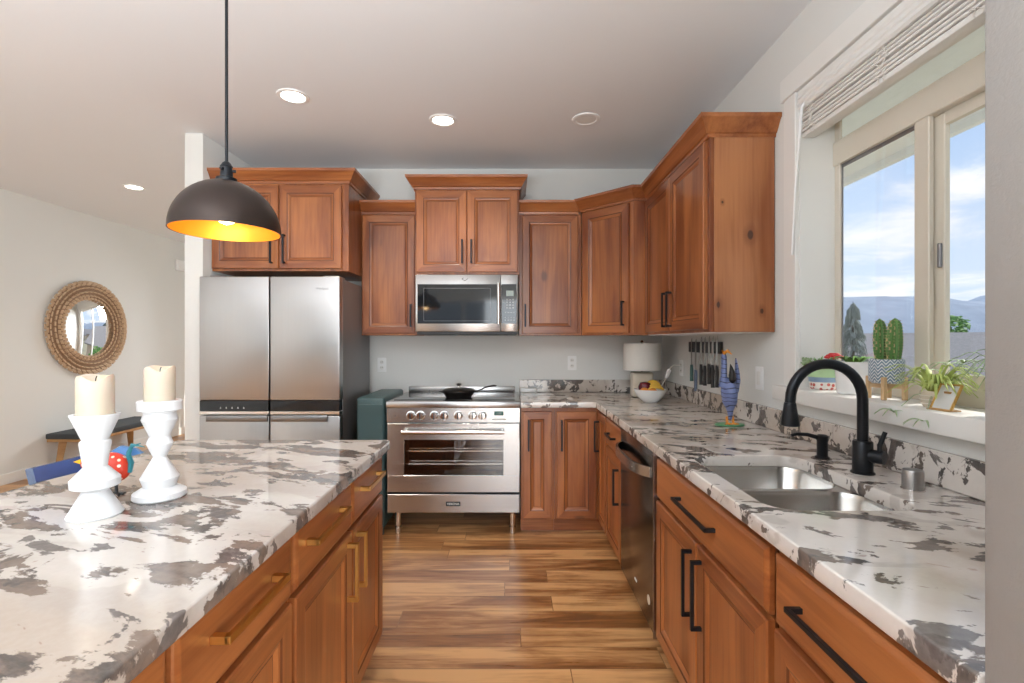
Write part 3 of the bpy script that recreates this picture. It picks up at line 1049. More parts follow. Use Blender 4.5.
# ------------------------------------------------------------------ range
def oven_range():
    X0, W = -.8445, .914
    r = thing('range', 'wide freestanding stainless steel electric range with seven knobs and short legs', 'range', (X0, 3.345, 0))
    D = .645
    b = MB()
    b.box(.004, W - .004, .20, D - .005, .155, .875, bev=.003)
    b.box(.004, .110, .03, .20, .155, .875); b.box(W - .104, W - .004, .03, .20, .155, .875)
    b.box(.110, W - .104, .03, .20, .155, .400); b.box(.110, W - .104, .03, .20, .668, .875)
    b.build('body', 'steelv', r)
    b = MB()
    b.box(0, W, -.010, D - .004, .876, .917, bev=.004, seg=2)
    b.build('cooktop_frame', 'steel', r)
    b = MB(); b.box(.035, W - .035, .07, D - .06, .9171, .9215, bev=.002)
    ck = b.build('cooktop', 'blackgloss', r)
    b = MB(); b.box(.03, W - .03, D - .05, D - .006, .917, .965, bev=.005, seg=2)
    b.build('backguard', 'steel', r)
    b = MB(); b.box(0, W, 0, .03, .772, .875, bev=.003)
    cp = b.build('control_panel', 'steel', r)
    for u in (410.8, 420.3, 434.2, 444, 458.2, 472.6, 482.2):
        x = (u - 510) * 3.34 / 490 - X0
        b = MB()
        b.lathe([(.031, 0), (.031, .004), (.026, .006), (.024, .024), (.021, .029), (.001, .030)], (x, 0, .822), 24, axis='y')
        k = b.build('knob', 'chrome', r)
        b = MB(); b.box(x - .0035, x + .0035, -.036, -.028, .801, .843, bev=.001)
        b.build('grip', 'blackplastic', k)
    b = MB(); b.box(.737, .800, -.002, .0, .822, .850, bev=.0006)
    dsp = b.build('display', 'lcdgreen', cp)
    text('12:00', .016, 'digits', 'lcd', dsp, (.768, -.0024, .836), (R(90), 0, 0))
    b = MB(); b.box(.722, .818, -.0015, 0, .790, .801)
    b.build('legend_strip', 'print', cp)
    b = MB()
    b.lathe([(.004, 0), (.004, .003), (.001, .004)], (.06, 0, .818), 12, axis='y')
    b.build('indicator_lamp', 'blackplastic', cp)
    # oven door with a window opening
    zA, zB = .298, .766
    wx0, wx1, wz0, wz1 = .120, .800, .413, .655
    b = MB()
    b.box(.006, W - .006, -.004, .028, zA, wz0, bev=.002)
    b.box(.006, W - .006, -.004, .028, wz1, zB, bev=.002)
    b.box(.006, wx0, -.0035, .028, wz0 - .002, wz1 + .002)
    b.box(wx1, W - .006, -.0035, .028, wz0 - .002, wz1 + .002)
    d = b.build('oven_door', 'steel', r)
    # cavity
    b = MB()
    b.box(wx0 - .009, wx1 + .009, .185, .199, wz0 - .012, wz1 + .012)
    b.box(wx0 - .0098, wx0 - .004, .032, .199, wz0 - .012, wz1 + .012); b.box(wx1 + .004, wx1 + .0098, .032, .199, wz0 - .012, wz1 + .012)
    b.box(wx0 - .009, wx1 + .009, .032, .199, wz0 - .0128, wz0 - .008); b.box(wx0 - .009, wx1 + .009, .032, .199, wz1 + .008, wz1 + .0128)
    b.build('cavity', 'gap', d)
    b = MB()
    for zz in (.475, .565):
        b.tube([(wx0, .06, zz), (wx1, .06, zz)], .004, 8)
        b.tube([(wx0, .13, zz + .004), (wx1, .13, zz + .004)], .003, 8)
        for k in range(24):
            xx = wx0 + .015 + k * (wx1 - wx0 - .03) / 23
            b.tube([(xx, .055, zz + .004), (xx, .14, zz + .004)], .0022, 6)
    b.build('rack', 'chrome', d)
    b = MB(); b.box(wx0 - .004, wx1 + .004, .004, .010, wz0 - .004, wz1 + .004)
    b.build('oven_window', 'ovenglass', d)
    b = MB()
    zz = .716
    b.tube([(.115, -.052, zz), (.805, -.052, zz)], .0145, 16)
    for x in (.130, .790):
        b.tube([(x, -.052, zz), (x, -.002, zz)], .011, 12)
    b.build('handle', 'chrome', d)
    b = MB(); b.box(.004, W - .004, .004, .02, .284, .297)
    b.build('gap_strip', 'gap', r)
    b = MB(); b.box(.006, W - .006, -.003, .03, .158, .283, bev=.003)
    dr = b.build('drawer', 'steel', r)
    b = MB(); b.box(.408, .506, -.006, -.003, .204, .234, bev=.001)
    bd = b.build('badge', 'blackplastic', dr)
    text('VERONA', .021, 'lettering', 'print', bd, (.457, -.0065, .219), (R(90), 0, 0))
    for x in (.071, .862):
        for y in (.05, .56):
            b = MB()
            b.lathe([(.021, .158), (.021, .060), (.018, .058), (.018, .050), (.023, .048), (.023, .004), (.020, 0)], (x, y, 0), 20)
            b.build('leg', 'chrome', r)


def oven_glass():
    m = bpy.data.materials.new('oven_glass')
    m.use_nodes = True
    nt = m.node_tree
    nt.nodes.clear()
    g = G(nt)
    tr = g.n('ShaderNodeBsdfTransparent', {'Color': (0.80, 0.78, 0.76, 1)})
    gl = g.n('ShaderNodeBsdfGlossy', {'Color': (1, 1, 1, 1), 'Roughness': 0.03})
    mx = g.n('ShaderNodeMixShader', {0: 0.09, 1: tr.outputs[0], 2: gl.outputs[0]})
    g.n('ShaderNodeOutputMaterial', {'Surface': mx.outputs[0]})
    return m


M['ovenglass'] = oven_glass()
oven_range()


def pan():
    p = thing('saute_pan', 'black cast iron lidded pan on the back burner of the range', 'pan', (-.372, 3.56, .9215))
    b = MB()
    b.lathe([(.088, 0), (.095, .006), (.116, .040), (.120, .044), (.116, .045), (.092, .012), (.001, .010)], n=36)
    b.build('pan_body', 'iron', p)
    b = MB()
    b.lathe([(.124, .045), (.124, .051), (.105, .060), (.06, .069), (.001, .072)], n=36)
    l = b.build('lid', 'iron', p)
    b = MB()
    b.lathe([(.010, .071), (.008, .082), (.019, .092), (.021, .098), (.012, .102), (.001, .103)], n=20)
    b.build('knob', 'chrome', l)
    b = MB()
    b.tube([(.112, 0, .040), (.15, -.01, .052), (.20, -.022, .076), (.255, -.035, .088), (.275, -.04, .086)], [.010, .010, .012, .014, .009], 10, flat=.55)
    b.build('handle', 'iron', p)
    b = MB()
    b.tube([(-.112, 0, .038), (-.145, 0, .044)], [.022, .014], 10, flat=.4)
    b.build('helper_handle', 'iron', p)


pan()


def microwave():
    X0, W, Y = -.686, .745, 3.555
    m = thing('microwave', 'stainless steel over-the-range microwave above the range', 'microwave', (X0, Y, 0))
    z0, z1 = 1.395, 1.811
    b = MB(); b.box(0, W, .03, .44, z0 + .004, z1, bev=.003)
    b.build('body', 'fridgeside', m)
    b = MB(); b.box(.008, W - .008, .01, .43, z0 - .020, z0 + .003, bev=.003)
    b.build('vent_base', 'blackplastic', m)
    b = MB()
    b.box(0, .618, 0, .029, z0 + .003, z1, bev=.004, seg=2)
    d = b.build('door', 'steel', m)
    b = MB(); b.box(.015, .592, -.0025, .002, 1.456, 1.742, bev=.001)
    wn = b.build('door_window', 'blackgloss', d)
    b = MB()
    for q in ((.06, .545, 1.475, 1.4765), (.06, .545, 1.712, 1.7135), ):
        b.box(q[0], q[1], -.0030, -.0024, q[2], q[3])
    for q in ((.06, .0615), (.5435, .545)):
        b.box(q[0], q[1], -.0030, -.0024, 1.475, 1.7135)
    b.build('window_border', 'fridgeside', wn)
    b = MB()
    b.tube([(.604, -.036, 1.452), (.604, -.036, 1.748)], .0115, 14)
    for z in (1.468, 1.732):
        b.tube([(.604, -.036, z), (.604, 0, z)], .008, 10)
    b.build('handle', 'chrome', d)
    b = MB(); b.box(.6195, W, 0, .029, z0 + .003, z1, bev=.004, seg=2)
    s = b.build('control_side', 'steel', m)
    b = MB(); b.box(.626, .733, -.0025, .002, 1.456, 1.742, bev=.001)
    cp = b.build('control_panel', 'blackgloss', s)
    b = MB(); b.box(.658, .712, -.0035, -.002, 1.655, 1.695)
    b.build('display', 'lcd', cp)
    b = MB()
    for i in range(3):
        for j in range(4):
            xx, zz = .660 + i * .022, 1.628 - j * .020
            b.box(xx, xx + .009, -.0033, -.002, zz, zz + .005)
    for i in range(4):
        for zz in (1.535, 1.500, 1.480):
            b.box(.648 + i * .021, .656 + i * .021, -.0033, -.002, zz, zz + .003)
    b.build('keypad', 'print', cp)
    # swoosh emblem on the top rail
    b = MB()
    b.tube([(.340, -.0005, 1.782), (.350, -.0015, 1.772), (.362, -.0015, 1.770), (.374, -.0015, 1.778), (.380, -.0005, 1.787)], .0016, 6)
    b.tube([(.335, -.0005, 1.778), (.345, -.0015, 1.788), (.352, -.0015, 1.784)], .0013, 6)
    b.build('emblem', 'steeldark', d)


microwave()


def dishwasher():
    d = thing('dishwasher', 'dark stainless steel dishwasher with bowed bar handle among the base cabinets', 'dishwasher', (.60, 2.648, 0), R(-90))
    W = .614
    b = MB(); b.box(.004, W - .004, .03, .62, .09, .868)
    b.build('tub', 'fridgeside', d)
    b = MB(); b.box(.003, W - .003, -.002, .028, .105, .866, bev=.004, seg=2)
    dr = b.build('door', 'steeldark', d)
    b = MB(); b.box(W - .010, W - .002, -.004, .03, .09, .867)
    b.build('edge_strip', 'steel', d)
    b = MB()
    n = 18
    rings = []
    for k in range(n + 1):
        t = k / n
        x = .035 + t * (W - .07)
        y = -.002 - .058 * (1 - (2 * t - 1) ** 4) - .002
        z = .775 - .0 * sin(pi * t)
        rings.append([(x, y - .006, z - .022), (x, y - .006, z + .022), (x, y + .006, z + .022), (x, y + .006, z - .022)])
    b.loft(rings)
    b.build('handle', 'steel', dr, smooth=40)
    b = MB(); b.box(.02, W - .02, .07, .6, 0, .089)
    b.build('toe_kick', 'blackplastic', d)
    b = MB(); b.box(.30, .335, -.0035, -.001, .19, .200)
    b.build('badge', 'print', dr)
    b = MB(); b.lathe([(.020, 0), (.020, .0012), (.001, .0015)], (.535, -.002, .215), 20, axis='y')
    b.build('sticker', 'cream', dr)


dishwasher()

# teal cupboard in the gap between refrigerator and range
t = thing('cupboard', 'narrow teal painted cupboard in the gap left of the range', 'cupboard', (-1.045, 3.33, 0))
b = MB(); b.box(0, .190, 0, .61, .05, .945, bev=.018, seg=4)
b.build('carcass', 'teal', t)
b = MB(); b.box(.012, .178, -.006, 0, .08, .90, bev=.002)
b.build('door', 'teal', t)
b = MB()
for x in (.02, .15):
    for y in (.03, .56):
        b.box(x, x + .025, y, y + .025, 0, .05)
b.build('plinth', 'teal', t)

# ------------------------------------------------------------------ ceiling fittings
def ceiling_lights():
    grp = 'recessed ceiling lights'
    for x, y, lab, on in ((-1.244, 2.81, 'lit recessed ceiling light above the island end nearest the refrigerator', True),
                          (-.426, 3.115, 'lit recessed ceiling light in front of the microwave cabinet', True),
                          (.481, 3.10, 'unlit recessed ceiling fitting in front of the corner cabinet', False),
                          (-3.43, 4.47, 'lit recessed ceiling light in the dining room above the mirror side', True)):
        t = thing('ceiling_light', lab, 'ceiling light', (x, y, ZC), 0, grp)
        b = MB()
        b.lathe([(.088, 0), (.086, -.006), (.070, -.008), (.064, -.004), (.064, -.001)], n=36, cap0=True, cap1=True)
        b.build('trim_ring', 'white', t)
        b = MB()
        b.lathe([(.0635, -.0035), (.05, -.0045), (.001, -.005)], n=32)
        b.build('lens', 'downlight' if on else 'trim', t)
        if on:
            light('downlight', 'SPOT', (x, y, ZC - .03), (0, 0, 0), 22, (1.0, 0.88, 0.72), spot_size=R(110), spot_blend=0.8, shadow_soft_size=.06)


ceiling_lights()


def pendant():
    t = thing('pendant_lamp', 'dark bronze dome pendant with gold lining hanging over the island', 'pendant lamp', (-.943, 1.63, 0))
    zr, r, hh = 1.692, .166, .170
    b = MB()
    out, inn = [], []
    n = 14
    for k in range(n + 1):
        a = (pi / 2) * k / n
        out.append((max(r * cos(a), .020), zr + hh * sin(a)))
        inn.append((max((r - .004) * cos(a), .018), zr + .0005 + (hh - .004) * sin(a)))
    b.lathe(out, n=56, cap0=False, cap1=True)
    b.lathe([(r - .004, zr + .0005), (r, zr)], n=56, cap0=False, cap1=False)
    o = b.build('shade', 'bronze', t, smooth=60)
    b = MB(); b.lathe(inn, n=56, cap0=False, cap1=True)
    b.build('shade_lining', 'goldleaf', o, smooth=60)
    b = MB()
    z = zr + hh
    b.lathe([(.032, z - .003), (.032, z + .008), (.020, z + .014), (.017, z + .045), (.019, z + .048), (.012, z + .06), (.006, z + .065)], n=24)
    for k in range(3):
        a = 2 * pi * k / 3 + .4
        b.tube([(.016 * cos(a), .016 * sin(a), z + .035), (.028 * cos(a), .028 * sin(a), z + .035)], .005, 8)
    b.build('cap', 'black', t)
    b = MB(); b.cyl((0, 0, z + .06), (0, 0, ZC - .02), .0048, n=12)
    b.build('cord', 'black', t)
    b = MB(); b.lathe([(.06, ZC - .001), (.06, ZC - .018), (.02, ZC - .024), (.001, ZC - .024)], n=28)
    b.build('canopy', 'black', t)
    b = MB(); b.lathe([(.018, z - .006), (.018, z - .055), (.014, z - .060), (.001, z - .060)], n=20)
    s = b.build('socket', 'gold', t)
    b = MB(); b.lathe([(.012, z - .060), (.014, z - .075), (.027, z - .100), (.030, z - .118), (.022, z - .138), (.001, z - .146)], n=20)
    b.build('bulb', 'bulb', t)
    light('pendant_bulb', 'POINT', (-.943, 1.63, z - .150), (0, 0, 0), 0.9, (1.0, 0.70, 0.36), shadow_soft_size=.03)


pendant()


# ------------------------------------------------------------------ things on the island
def candles():
    g1, g2 = 'candle holders on the island', 'pillar candles'
    zt = .914
    p1 = [(.066, .000), (.069, .004), (.032, .060), (.034, .062), (.060, .071), (.061, .088), (.056, .092), (.029, .117), (.0385, .172), (.037, .178), (.032, .181), (.060, .238), (.061, .242), (.050, .242), (.046, .236), (.001, .236)]
    p1 = [(r_ * .80 if r_ > .002 else r_, z_) for r_, z_ in p1]
    b = MB(); b.lathe(p1, (-.990, 1.17, zt), 48)
    tag(b.build('candle_holder', 'matte', smooth=25), 'shorter matte white angular candle holder with wide flared cup, nearer the camera', 'candle holder', g1)
    p2 = [(.070, 0), (.074, .004), (.073, .016), (.055, .026), (.044, .030), (.053, .054), (.018, .108), (.037, .144), (.028, .163), (.050, .208), (.044, .224), (.046, .230), (.061, .233), (.062, .256), (.058, .259), (.048, .257), (.001, .256)]
    p2 = [(r_ * .83 if r_ > .002 else r_, z_) for r_, z_ in p2]
    b = MB(); b.lathe(p2, (-.934, 1.307, zt), 48)
    tag(b.build('candle_holder', 'matte', smooth=25), 'taller matte white zigzag candle holder with flat plate top', 'candle holder', g1)
    for (x, y, z, r, h, lab) in ((-.990, 1.17, zt + .2365, .0368, .098, 'ivory pillar candle with sunken rim on the shorter holder'),
                                 (-.934, 1.307, zt + .2565, .0352, .092, 'ivory pillar candle with uneven top on the taller holder')):
        c = thing('candle', lab, 'candle', (x, y, z), 0, g2)
        b = MB()
        n = 40
        rings = []
        for rr, hh, wob in ((r, 0, 0), (r, h * .5, 0), (r, h - .006, 1), (r - .003, h, 1), (r - .009, h - .002, 1), (r - .013, h - .012, .3), (r * .5, h - .016, 0), (.002, h - .016, 0)):
            ring = []
            for k in range(n):
                a = 2 * pi * k / n
                dz = wob * (-.012 * max(0, cos(a + 1.0)) ** 6 + .002 * sin(3 * a))
                ring.append((rr * cos(a), rr * sin(a), hh + dz))
            rings.append(ring)
        b.loft(rings)
        b.build('wax', 'wax', c, smooth=60)
        b = MB(); b.tube([(0, 0, h - .017), (.001, 0, h - .008), (.003, .001, h - .002)], .0012, 6)
        b.build('wick', 'blackplastic', c)


candles()


def island_bird():
    t = thing('bird_figurine', 'painted bird figurine with long navy beak and dotted red body behind the candles', 'figurine', (-1.088, 1.33, .914))
    # x to the right, z up; beak runs left
    b = MB()
    b.ell((.0, 0, .080), (.052, .030, .034), 24, 14)
    b.ell((.026, 0, .070), (.030, .026, .034), 20, 12)
    b.ell((-.045, 0, .085), (.030, .020, .022), 18, 10)
    o = b.build('body', 'reddot', t, smooth=60)
    md = o.modifiers.new('fuse', 'REMESH'); md.mode = 'VOXEL'; md.voxel_size = .003; md.use_smooth_shade = True
    b = MB()
    Mx = Matrix.Translation((-.072, 0, .084)) @ Matrix.Rotation(R(-14), 4, 'Y')
    b.box(-.130, .02, -.008, .008, -.021, .021, bev=.005, seg=2, mtx=Mx)
    bk = b.build('beak', 'navy', t)
    b = MB(); b.box(-.150, -.129, -.009, .009, -.023, .022, bev=.003, mtx=Mx)
    b.build('beak_tip', 'bluegrip', bk)
    b = MB()
    b.loft([[(-.090, -.0095, .090), (-.062, -.0100, .100), (-.062, -.0100, .082)], [(-.090, -.008, .090), (-.062, -.008, .100), (-.062, -.008, .082)]])
    b.build('face_patch', 'yellow', bk)
    b = MB()
    b.loft([[(-.02, .012, .106), (.02, .012, .128), (.062, .012, .120), (.078, .012, .108), (.04, .012, .098), (.0, .012, .095)],
            [(-.02, .022, .106), (.02, .022, .128), (.062, .022, .120), (.078, .022, .108), (.04, .022, .098), (.0, .022, .095)]])
    b.build('wing', 'skyblue', t)
    b = MB()
    b.tube([(.055, 0, .060), (.060, 0, .085), (.052, 0, .108), (.062, 0, .130), (.085, 0, .138)], [.006, .007, .006, .004, .0015], 8)
    b.tube([(.050, 0, .112), (.062, 0, .135), (.098, 0, .128)], [.004, .004, .001], 8)
    b.build('tail_feather', 'tealpaint', t)
    for x in (-.012, .018):
        b = MB()
        b.tube([(x, 0, .055), (x + .002, 0, .004)], .004, 8)
        for a in (-.5, 0, .5):
            b.tube([(x, 0, .004), (x + .026 * cos(a), .026 * sin(a) - .006, .003)], .003, 6)
        b.build('leg', 'blackplastic', t)


island_bird()

# ------------------------------------------------------------------ dining side: mirror, bench, chime
def dining():
    t = thing('mirror', 'round wall mirror in a thick woven rattan frame on the left wall', 'mirror', (XL, 5.425, 1.475))
    b = MB()
    Rm, rt = .410, .088
    n, m = 72, 14
    rings = []
    for i in range(m):
        a = 2 * pi * i / m
        rr, zz = Rm + rt * cos(a), .024 + .022 * sin(a)
        rings.append([(zz, rr * cos(2 * pi * k / n), rr * sin(2 * pi * k / n)) for k in range(n)])
    rings.append(rings[0])
    b.loft(rings, 0, True, False, False)
    fr = b.build('frame', 'rattandark', t, smooth=60)
    b = MB()
    cnt = 46
    for row, a in enumerate((-.2, .28, .76, 1.24, 1.72, 2.2, 2.68)):
        for k in range(cnt):
            th = 2 * pi * (k + .5 * (row % 2)) / cnt
            rr, zz = Rm + (rt + .003) * cos(a), .024 + .025 * sin(a)
            Mx = Matrix.Translation((zz, rr * cos(th), rr * sin(th))) @ Matrix.Rotation(th, 4, 'X') @ Matrix.Rotation(-a, 4, 'Z') @ Matrix.Rotation(pi / 2, 4, 'Z')
            ln = rr * 2 * pi / cnt * .40
            b.box(-.0190, .0190, -.006, .006, -ln, ln, bev=.0045, mtx=Mx)
    b.build('weave', 'rattan', fr, smooth=40)
    b = MB(); b.lathe([(.335, .010), (.335, .022), (.330, .024), (.001, .024)], n=64, axis='x')
    b.build('mirror_glass', 'mirror', t, smooth=30)

    t = thing('bench', 'low wooden bench with charcoal cushion against the left wall under the mirror', 'bench', (XL, 4.90, 0))
    b = MB(); b.box(.03, .44, 0, 1.16, .345, .40, bev=.012, seg=3)
    b.build('cushion', 'cushion', t)
    b = MB(); b.box(.035, .435, .01, 1.15, .315, .344, bev=.004)
    b.build('seat_frame', 'oak', t)
    for x in (.085, .385):
        for y in (.14, 1.02):
            b = MB()
            dy = -.045 if y < .5 else .045
            dx = -.02 if x < .2 else .02
            b.tube([(x, y, .316), (x + dx, y + dy, 0)], [.046, .030], 4)
            b.build('leg', 'oak', t)

    b = MB()
    b.box(XL, XL + .045, 6.84, 7.02, 2.32, 2.47, bev=.012, seg=3)
    o = b.build('door_chime', 'white')
    tag(o, 'small white box high on the left wall beside the partition', 'chime')


dining()

# ------------------------------------------------------------------ outlets and switch
def outlet(loc, rz, lab, kind='outlet'):
    t = thing('wall_outlet' if kind == 'outlet' else 'light_switch', lab, 'outlet' if kind == 'outlet' else 'switch', loc, rz, 'wall plates')
    b = MB(); b.box(-.036, .036, -.006, 0, -.058, .058, bev=.003, seg=2)
    b.build('cover_plate', 'white', t)
    if kind == 'outlet':
        for z in (-.022, .022):
            b = MB()
            b.lathe([(.0165, 0), (.0165, .002), (.001, .0022)], (0, -.006, z), 20, axis='y')
            f = b.build('socket', 'trim', t)
            b = MB()
            for x in (-.006, .006):
                b.box(x - .0012, x + .0012, -.0088, -.007, z - .002, z + .006)
            b.build('slot', 'gap', f)
    else:
        b = MB(); b.box(-.016, .016, -.010, -.005, -.033, .033, bev=.002)
        b.build('rocker', 'trim', t)


outlet((-1.045, YB, 1.135), 0, 'white wall outlet above the teal cupboard beside the refrigerator')
outlet((.506, YB, 1.150), 0, 'white wall outlet above the backsplash between range and lamp')
outlet((XR, 3.55, 1.135), R(-90), 'white wall outlet on the sink wall holding the plugged-in adapter')
outlet((XR, 2.44, 1.145), R(-90), 'white rocker switch plate below the cabinet end panel beside the window', 'switch')

# adapter plugged in beside the lamp
t = thing('power_adapter', 'small white plug-in adapter with looping cord beside the fruit bowl', 'adapter', (1.236, 3.55, 1.155))
b = MB(); b.tube([(0, 0, 0), (-.05, -.01, .0), (-.085, -.03, -.018), (-.10, -.05, -.045)], .0035, 8)
c_ = b.build('cord', 'cord', t)
b = MB(); b.tube([(-.095, -.04, -.035), (-.125, -.06, -.090)], [.016, .012], 12)
b.build('housing', 'white', t)
b = MB(); b.tube([(-.125, -.06, -.09), (-.150, -.05, -.14), (-.165, .02, -.225), (-.17, .08, -.236)], .0028, 8)
b.build('lead', 'cord', t)

# ------------------------------------------------------------------ lamp, bowl, fruit
t = thing('table_lamp', 'small cream table lamp with white drum shade in the counter corner', 'lamp', (.985, 3.66, .905 + .0101))
b = MB(); b.box(-.076, .074, -.05, .06, 0, .185, bev=.014, seg=4)
b.build('lamp_base', 'cream', t)
b = MB(); b.cyl((0, 0, .185), (0, 0, .40), .006); b.lathe([(.012, .40), (.014, .408), (.004, .420), (.001, .421)], n=14)
b.build('stem', 'chrome', t)
b = MB()
b.lathe([(.137, .200), (.134, .396), (.132, .396), (.135, .200), (.137, .200)], n=48, cap0=False, cap1=False)
b.build('lamp_shade', 'linen', t, smooth=40)

b = MB()
b.lathe([(.045, 0), (.050, .003), (.085, .035), (.107, .075), (.110, .088), (.106, .088), (.083, .040), (.045, .012), (.001, .010)], (.958, 3.345, .914), 40)
tag(b.build('fruit_bowl', 'gloss', smooth=50), 'white ceramic bowl holding fruit in front of the corner lamp', 'bowl')
b = MB(); b.lathe([(.002, .0), (.03, .004), (.045, .028), (.046, .048), (.034, .072), (.014, .078), (.004, .070)], (.925, 3.355, .972), 24)
tag(b.build('apple', 'plum', smooth=60), 'dark red apple heaped in the white fruit bowl', 'fruit')
t = thing('banana_bunch', 'bunch of yellow bananas curving over the right of the fruit bowl', 'fruit', (.998, 3.345, .985))
for k in range(4):
    b = MB()
    pts, rs = [], []
    for i in range(9):
        s = i / 8
        a = R(175 - 165 * s)
        pts.append((.056 * cos(a) - .014, -.045 + .025 * k, .004 + (.030 + .008 * k) * sin(a) + .003 * k))
        rs.append([.003, .007, .0095, .0105, .0105, .010, .0085, .006, .0025][i])
    b.tube(pts, rs, 8)
    b.build('banana', 'banana', t, smooth=40)
for (x, y, z, lab) in ((.905, 3.30, .966, 'orange at the left edge of the fruit bowl'), (.955, 3.275, .965, 'orange at the front of the fruit bowl')):
    b = MB(); b.ell((x, y, z + .022), (.030, .030, .028), 20, 12)
    tag(b.build('orange', 'orangefruit', smooth=60), lab, 'fruit', 'oranges in the bowl')

# small white tray standing on the worktop beside the range
b = MB(); b.box(.082, .215, 3.945, 3.968, .9145, .950, bev=.006, seg=3)
tag(b.build('sponge_tray', 'gloss'), 'small white tray standing against the backsplash beside the range', 'tray')


# ------------------------------------------------------------------ knives on a magnetic strip
def knives():
    b = MB(); b.box(1.224, XR - .001, 2.86, 3.36, 1.255, 1.325, bev=.003)
    tag(b.build('knife_strip', 'blackplastic'), 'black magnetic knife strip on the wall under the end cabinet', 'knife rack')
    rows = [(3.30, 1.350, 1.165, 1.060, .020, 'tealgrip', 'knife with teal handle, leftmost on the magnetic strip'),
            (3.225, 1.345, 1.135, 1.000, .026, 'bluegrip', 'long knife with slate blue handle hanging lowest on the strip'),
            (3.135, 1.360, 1.175, 1.050, .034, 'blackplastic', 'broad chef knife with black handle, third from the left'),
            (3.075, 1.355, 1.170, 1.050, .022, 'blackplastic', 'narrow black-handled knife, fourth from the left on the strip'),
            (3.010, 1.362, 1.185, 1.065, .026, 'blackplastic', 'black-handled knife, fifth from the left on the strip'),
            (2.955, 1.360, 1.180, 1.048, .030, 'blackplastic', 'black-handled knife, second from the right on the strip'),
            (2.895, 1.362, 1.180, 1.055, .024, 'blackplastic', 'black-handled knife nearest the blue bird, rightmost on the strip')]
    for y, zt, zh, zb, w, hm, lab in rows:
        t = thing('kitchen_knife', lab, 'knife', (1.2225, y, 0), 0, 'kitchen knives on the strip')
        b = MB()
        b.loft([[(-.0012, -w / 2, zh), (-.0012, w / 2, zh), (.0012, w / 2, zh), (.0012, -w / 2, zh)],
                [(-.0010, -w / 2, zt - .05), (-.0010, w / 2, zt - .05), (.0010, w / 2, zt - .05), (.0010, -w / 2, zt - .05)],
                [(-.0006, -w / 2, zt - .01), (-.0006, w * .1, zt - .01), (.0006, w * .1, zt - .01), (.0006, -w / 2, zt - .01)],
                [(-.0003, -w / 2, zt), (-.0003, -w / 2 + .002, zt), (.0003, -w / 2 + .002, zt), (.0003, -w / 2, zt)]])
        b.build('blade', 'blade', t)
        b = MB()
        b.tube([(0, 0, zh + .006), (0, -.001, zh - .03), (0, .001, zb + .03), (0, -.001, zb)], [.011, .0135, .0125, .014], 10, flat=.8)
        b.build('handle', hm, t, smooth=50)


knives()


def blue_bird():
    t = thing('bird_sculpture', 'tall blue striped bird sculpture on a green base beside the backsplash', 'sculpture', (1.080, 2.41, .914))
    # x' = across the picture
    b = MB()
    b.tube([(.002, 0, .030), (.004, 0, .050), (.002, 0, .078), (.0, 0, .115), (-.002, 0, .165), (-.004, 0, .205), (-.008, 0, .235)], [.013, .015, .024, .050, .058, .050, .020], 20, flat=.6)
    b.tube([(.020, 0, .17), (.036, 0, .225), (.036, 0, .275), (.030, 0, .335)], [.036, .026, .016, .004], 14, flat=.55)
    b.tube([(-.034, 0, .19), (-.028, 0, .245), (-.027, 0, .300), (-.028, 0, .340), (-.030, 0, .356)], [.026, .020, .018, .018, .010], 14, flat=.7)
    o = b.build('body', 'bluebird', t, smooth=60)
    md = o.modifiers.new('fuse', 'REMESH'); md.mode = 'VOXEL'; md.voxel_size = .004; md.use_smooth_shade = True
    b = MB()
    b.tube([(-.032, -.008, .355), (-.024, -.03, .368), (-.012, -.05, .352)], [.008, .008, .002], 8)
    b.tube([(-.030, -.006, .358), (-.045, -.02, .370)], [.006, .002], 8)
    b.build('beak', 'orange', t)
    b = MB()
    b.tube([(-.004, -.036, .212), (-.004, -.040, .224), (-.004, -.038, .250), (-.006, -.032, .285), (-.008, -.026, .305)], [.006, .016, .018, .008, .001], 14, flat=.95)
    b.build('wing', 'iron', t)
    for x in (-.014, .016):
        b = MB()
        b.tube([(x, 0, .045), (x, -.004, .012)], .006, 8)
        for a in (-2.2, -1.57, -.9):
            b.tube([(x, -.004, .012), (x + .028 * cos(a), -.004 + .028 * sin(a), .010)], [.006, .004], 6)
        b.build('leg', 'orange', t)
    b = MB()
    b.lathe([(.052, 0), (.058, .004), (.054, .009), (.001, .010)], n=24)
    for v in b.bm.verts:
        v.co.x *= 1.25
        v.co.y *= .9
    b.build('base', 'greenbase', t, smooth=40)


blue_bird()


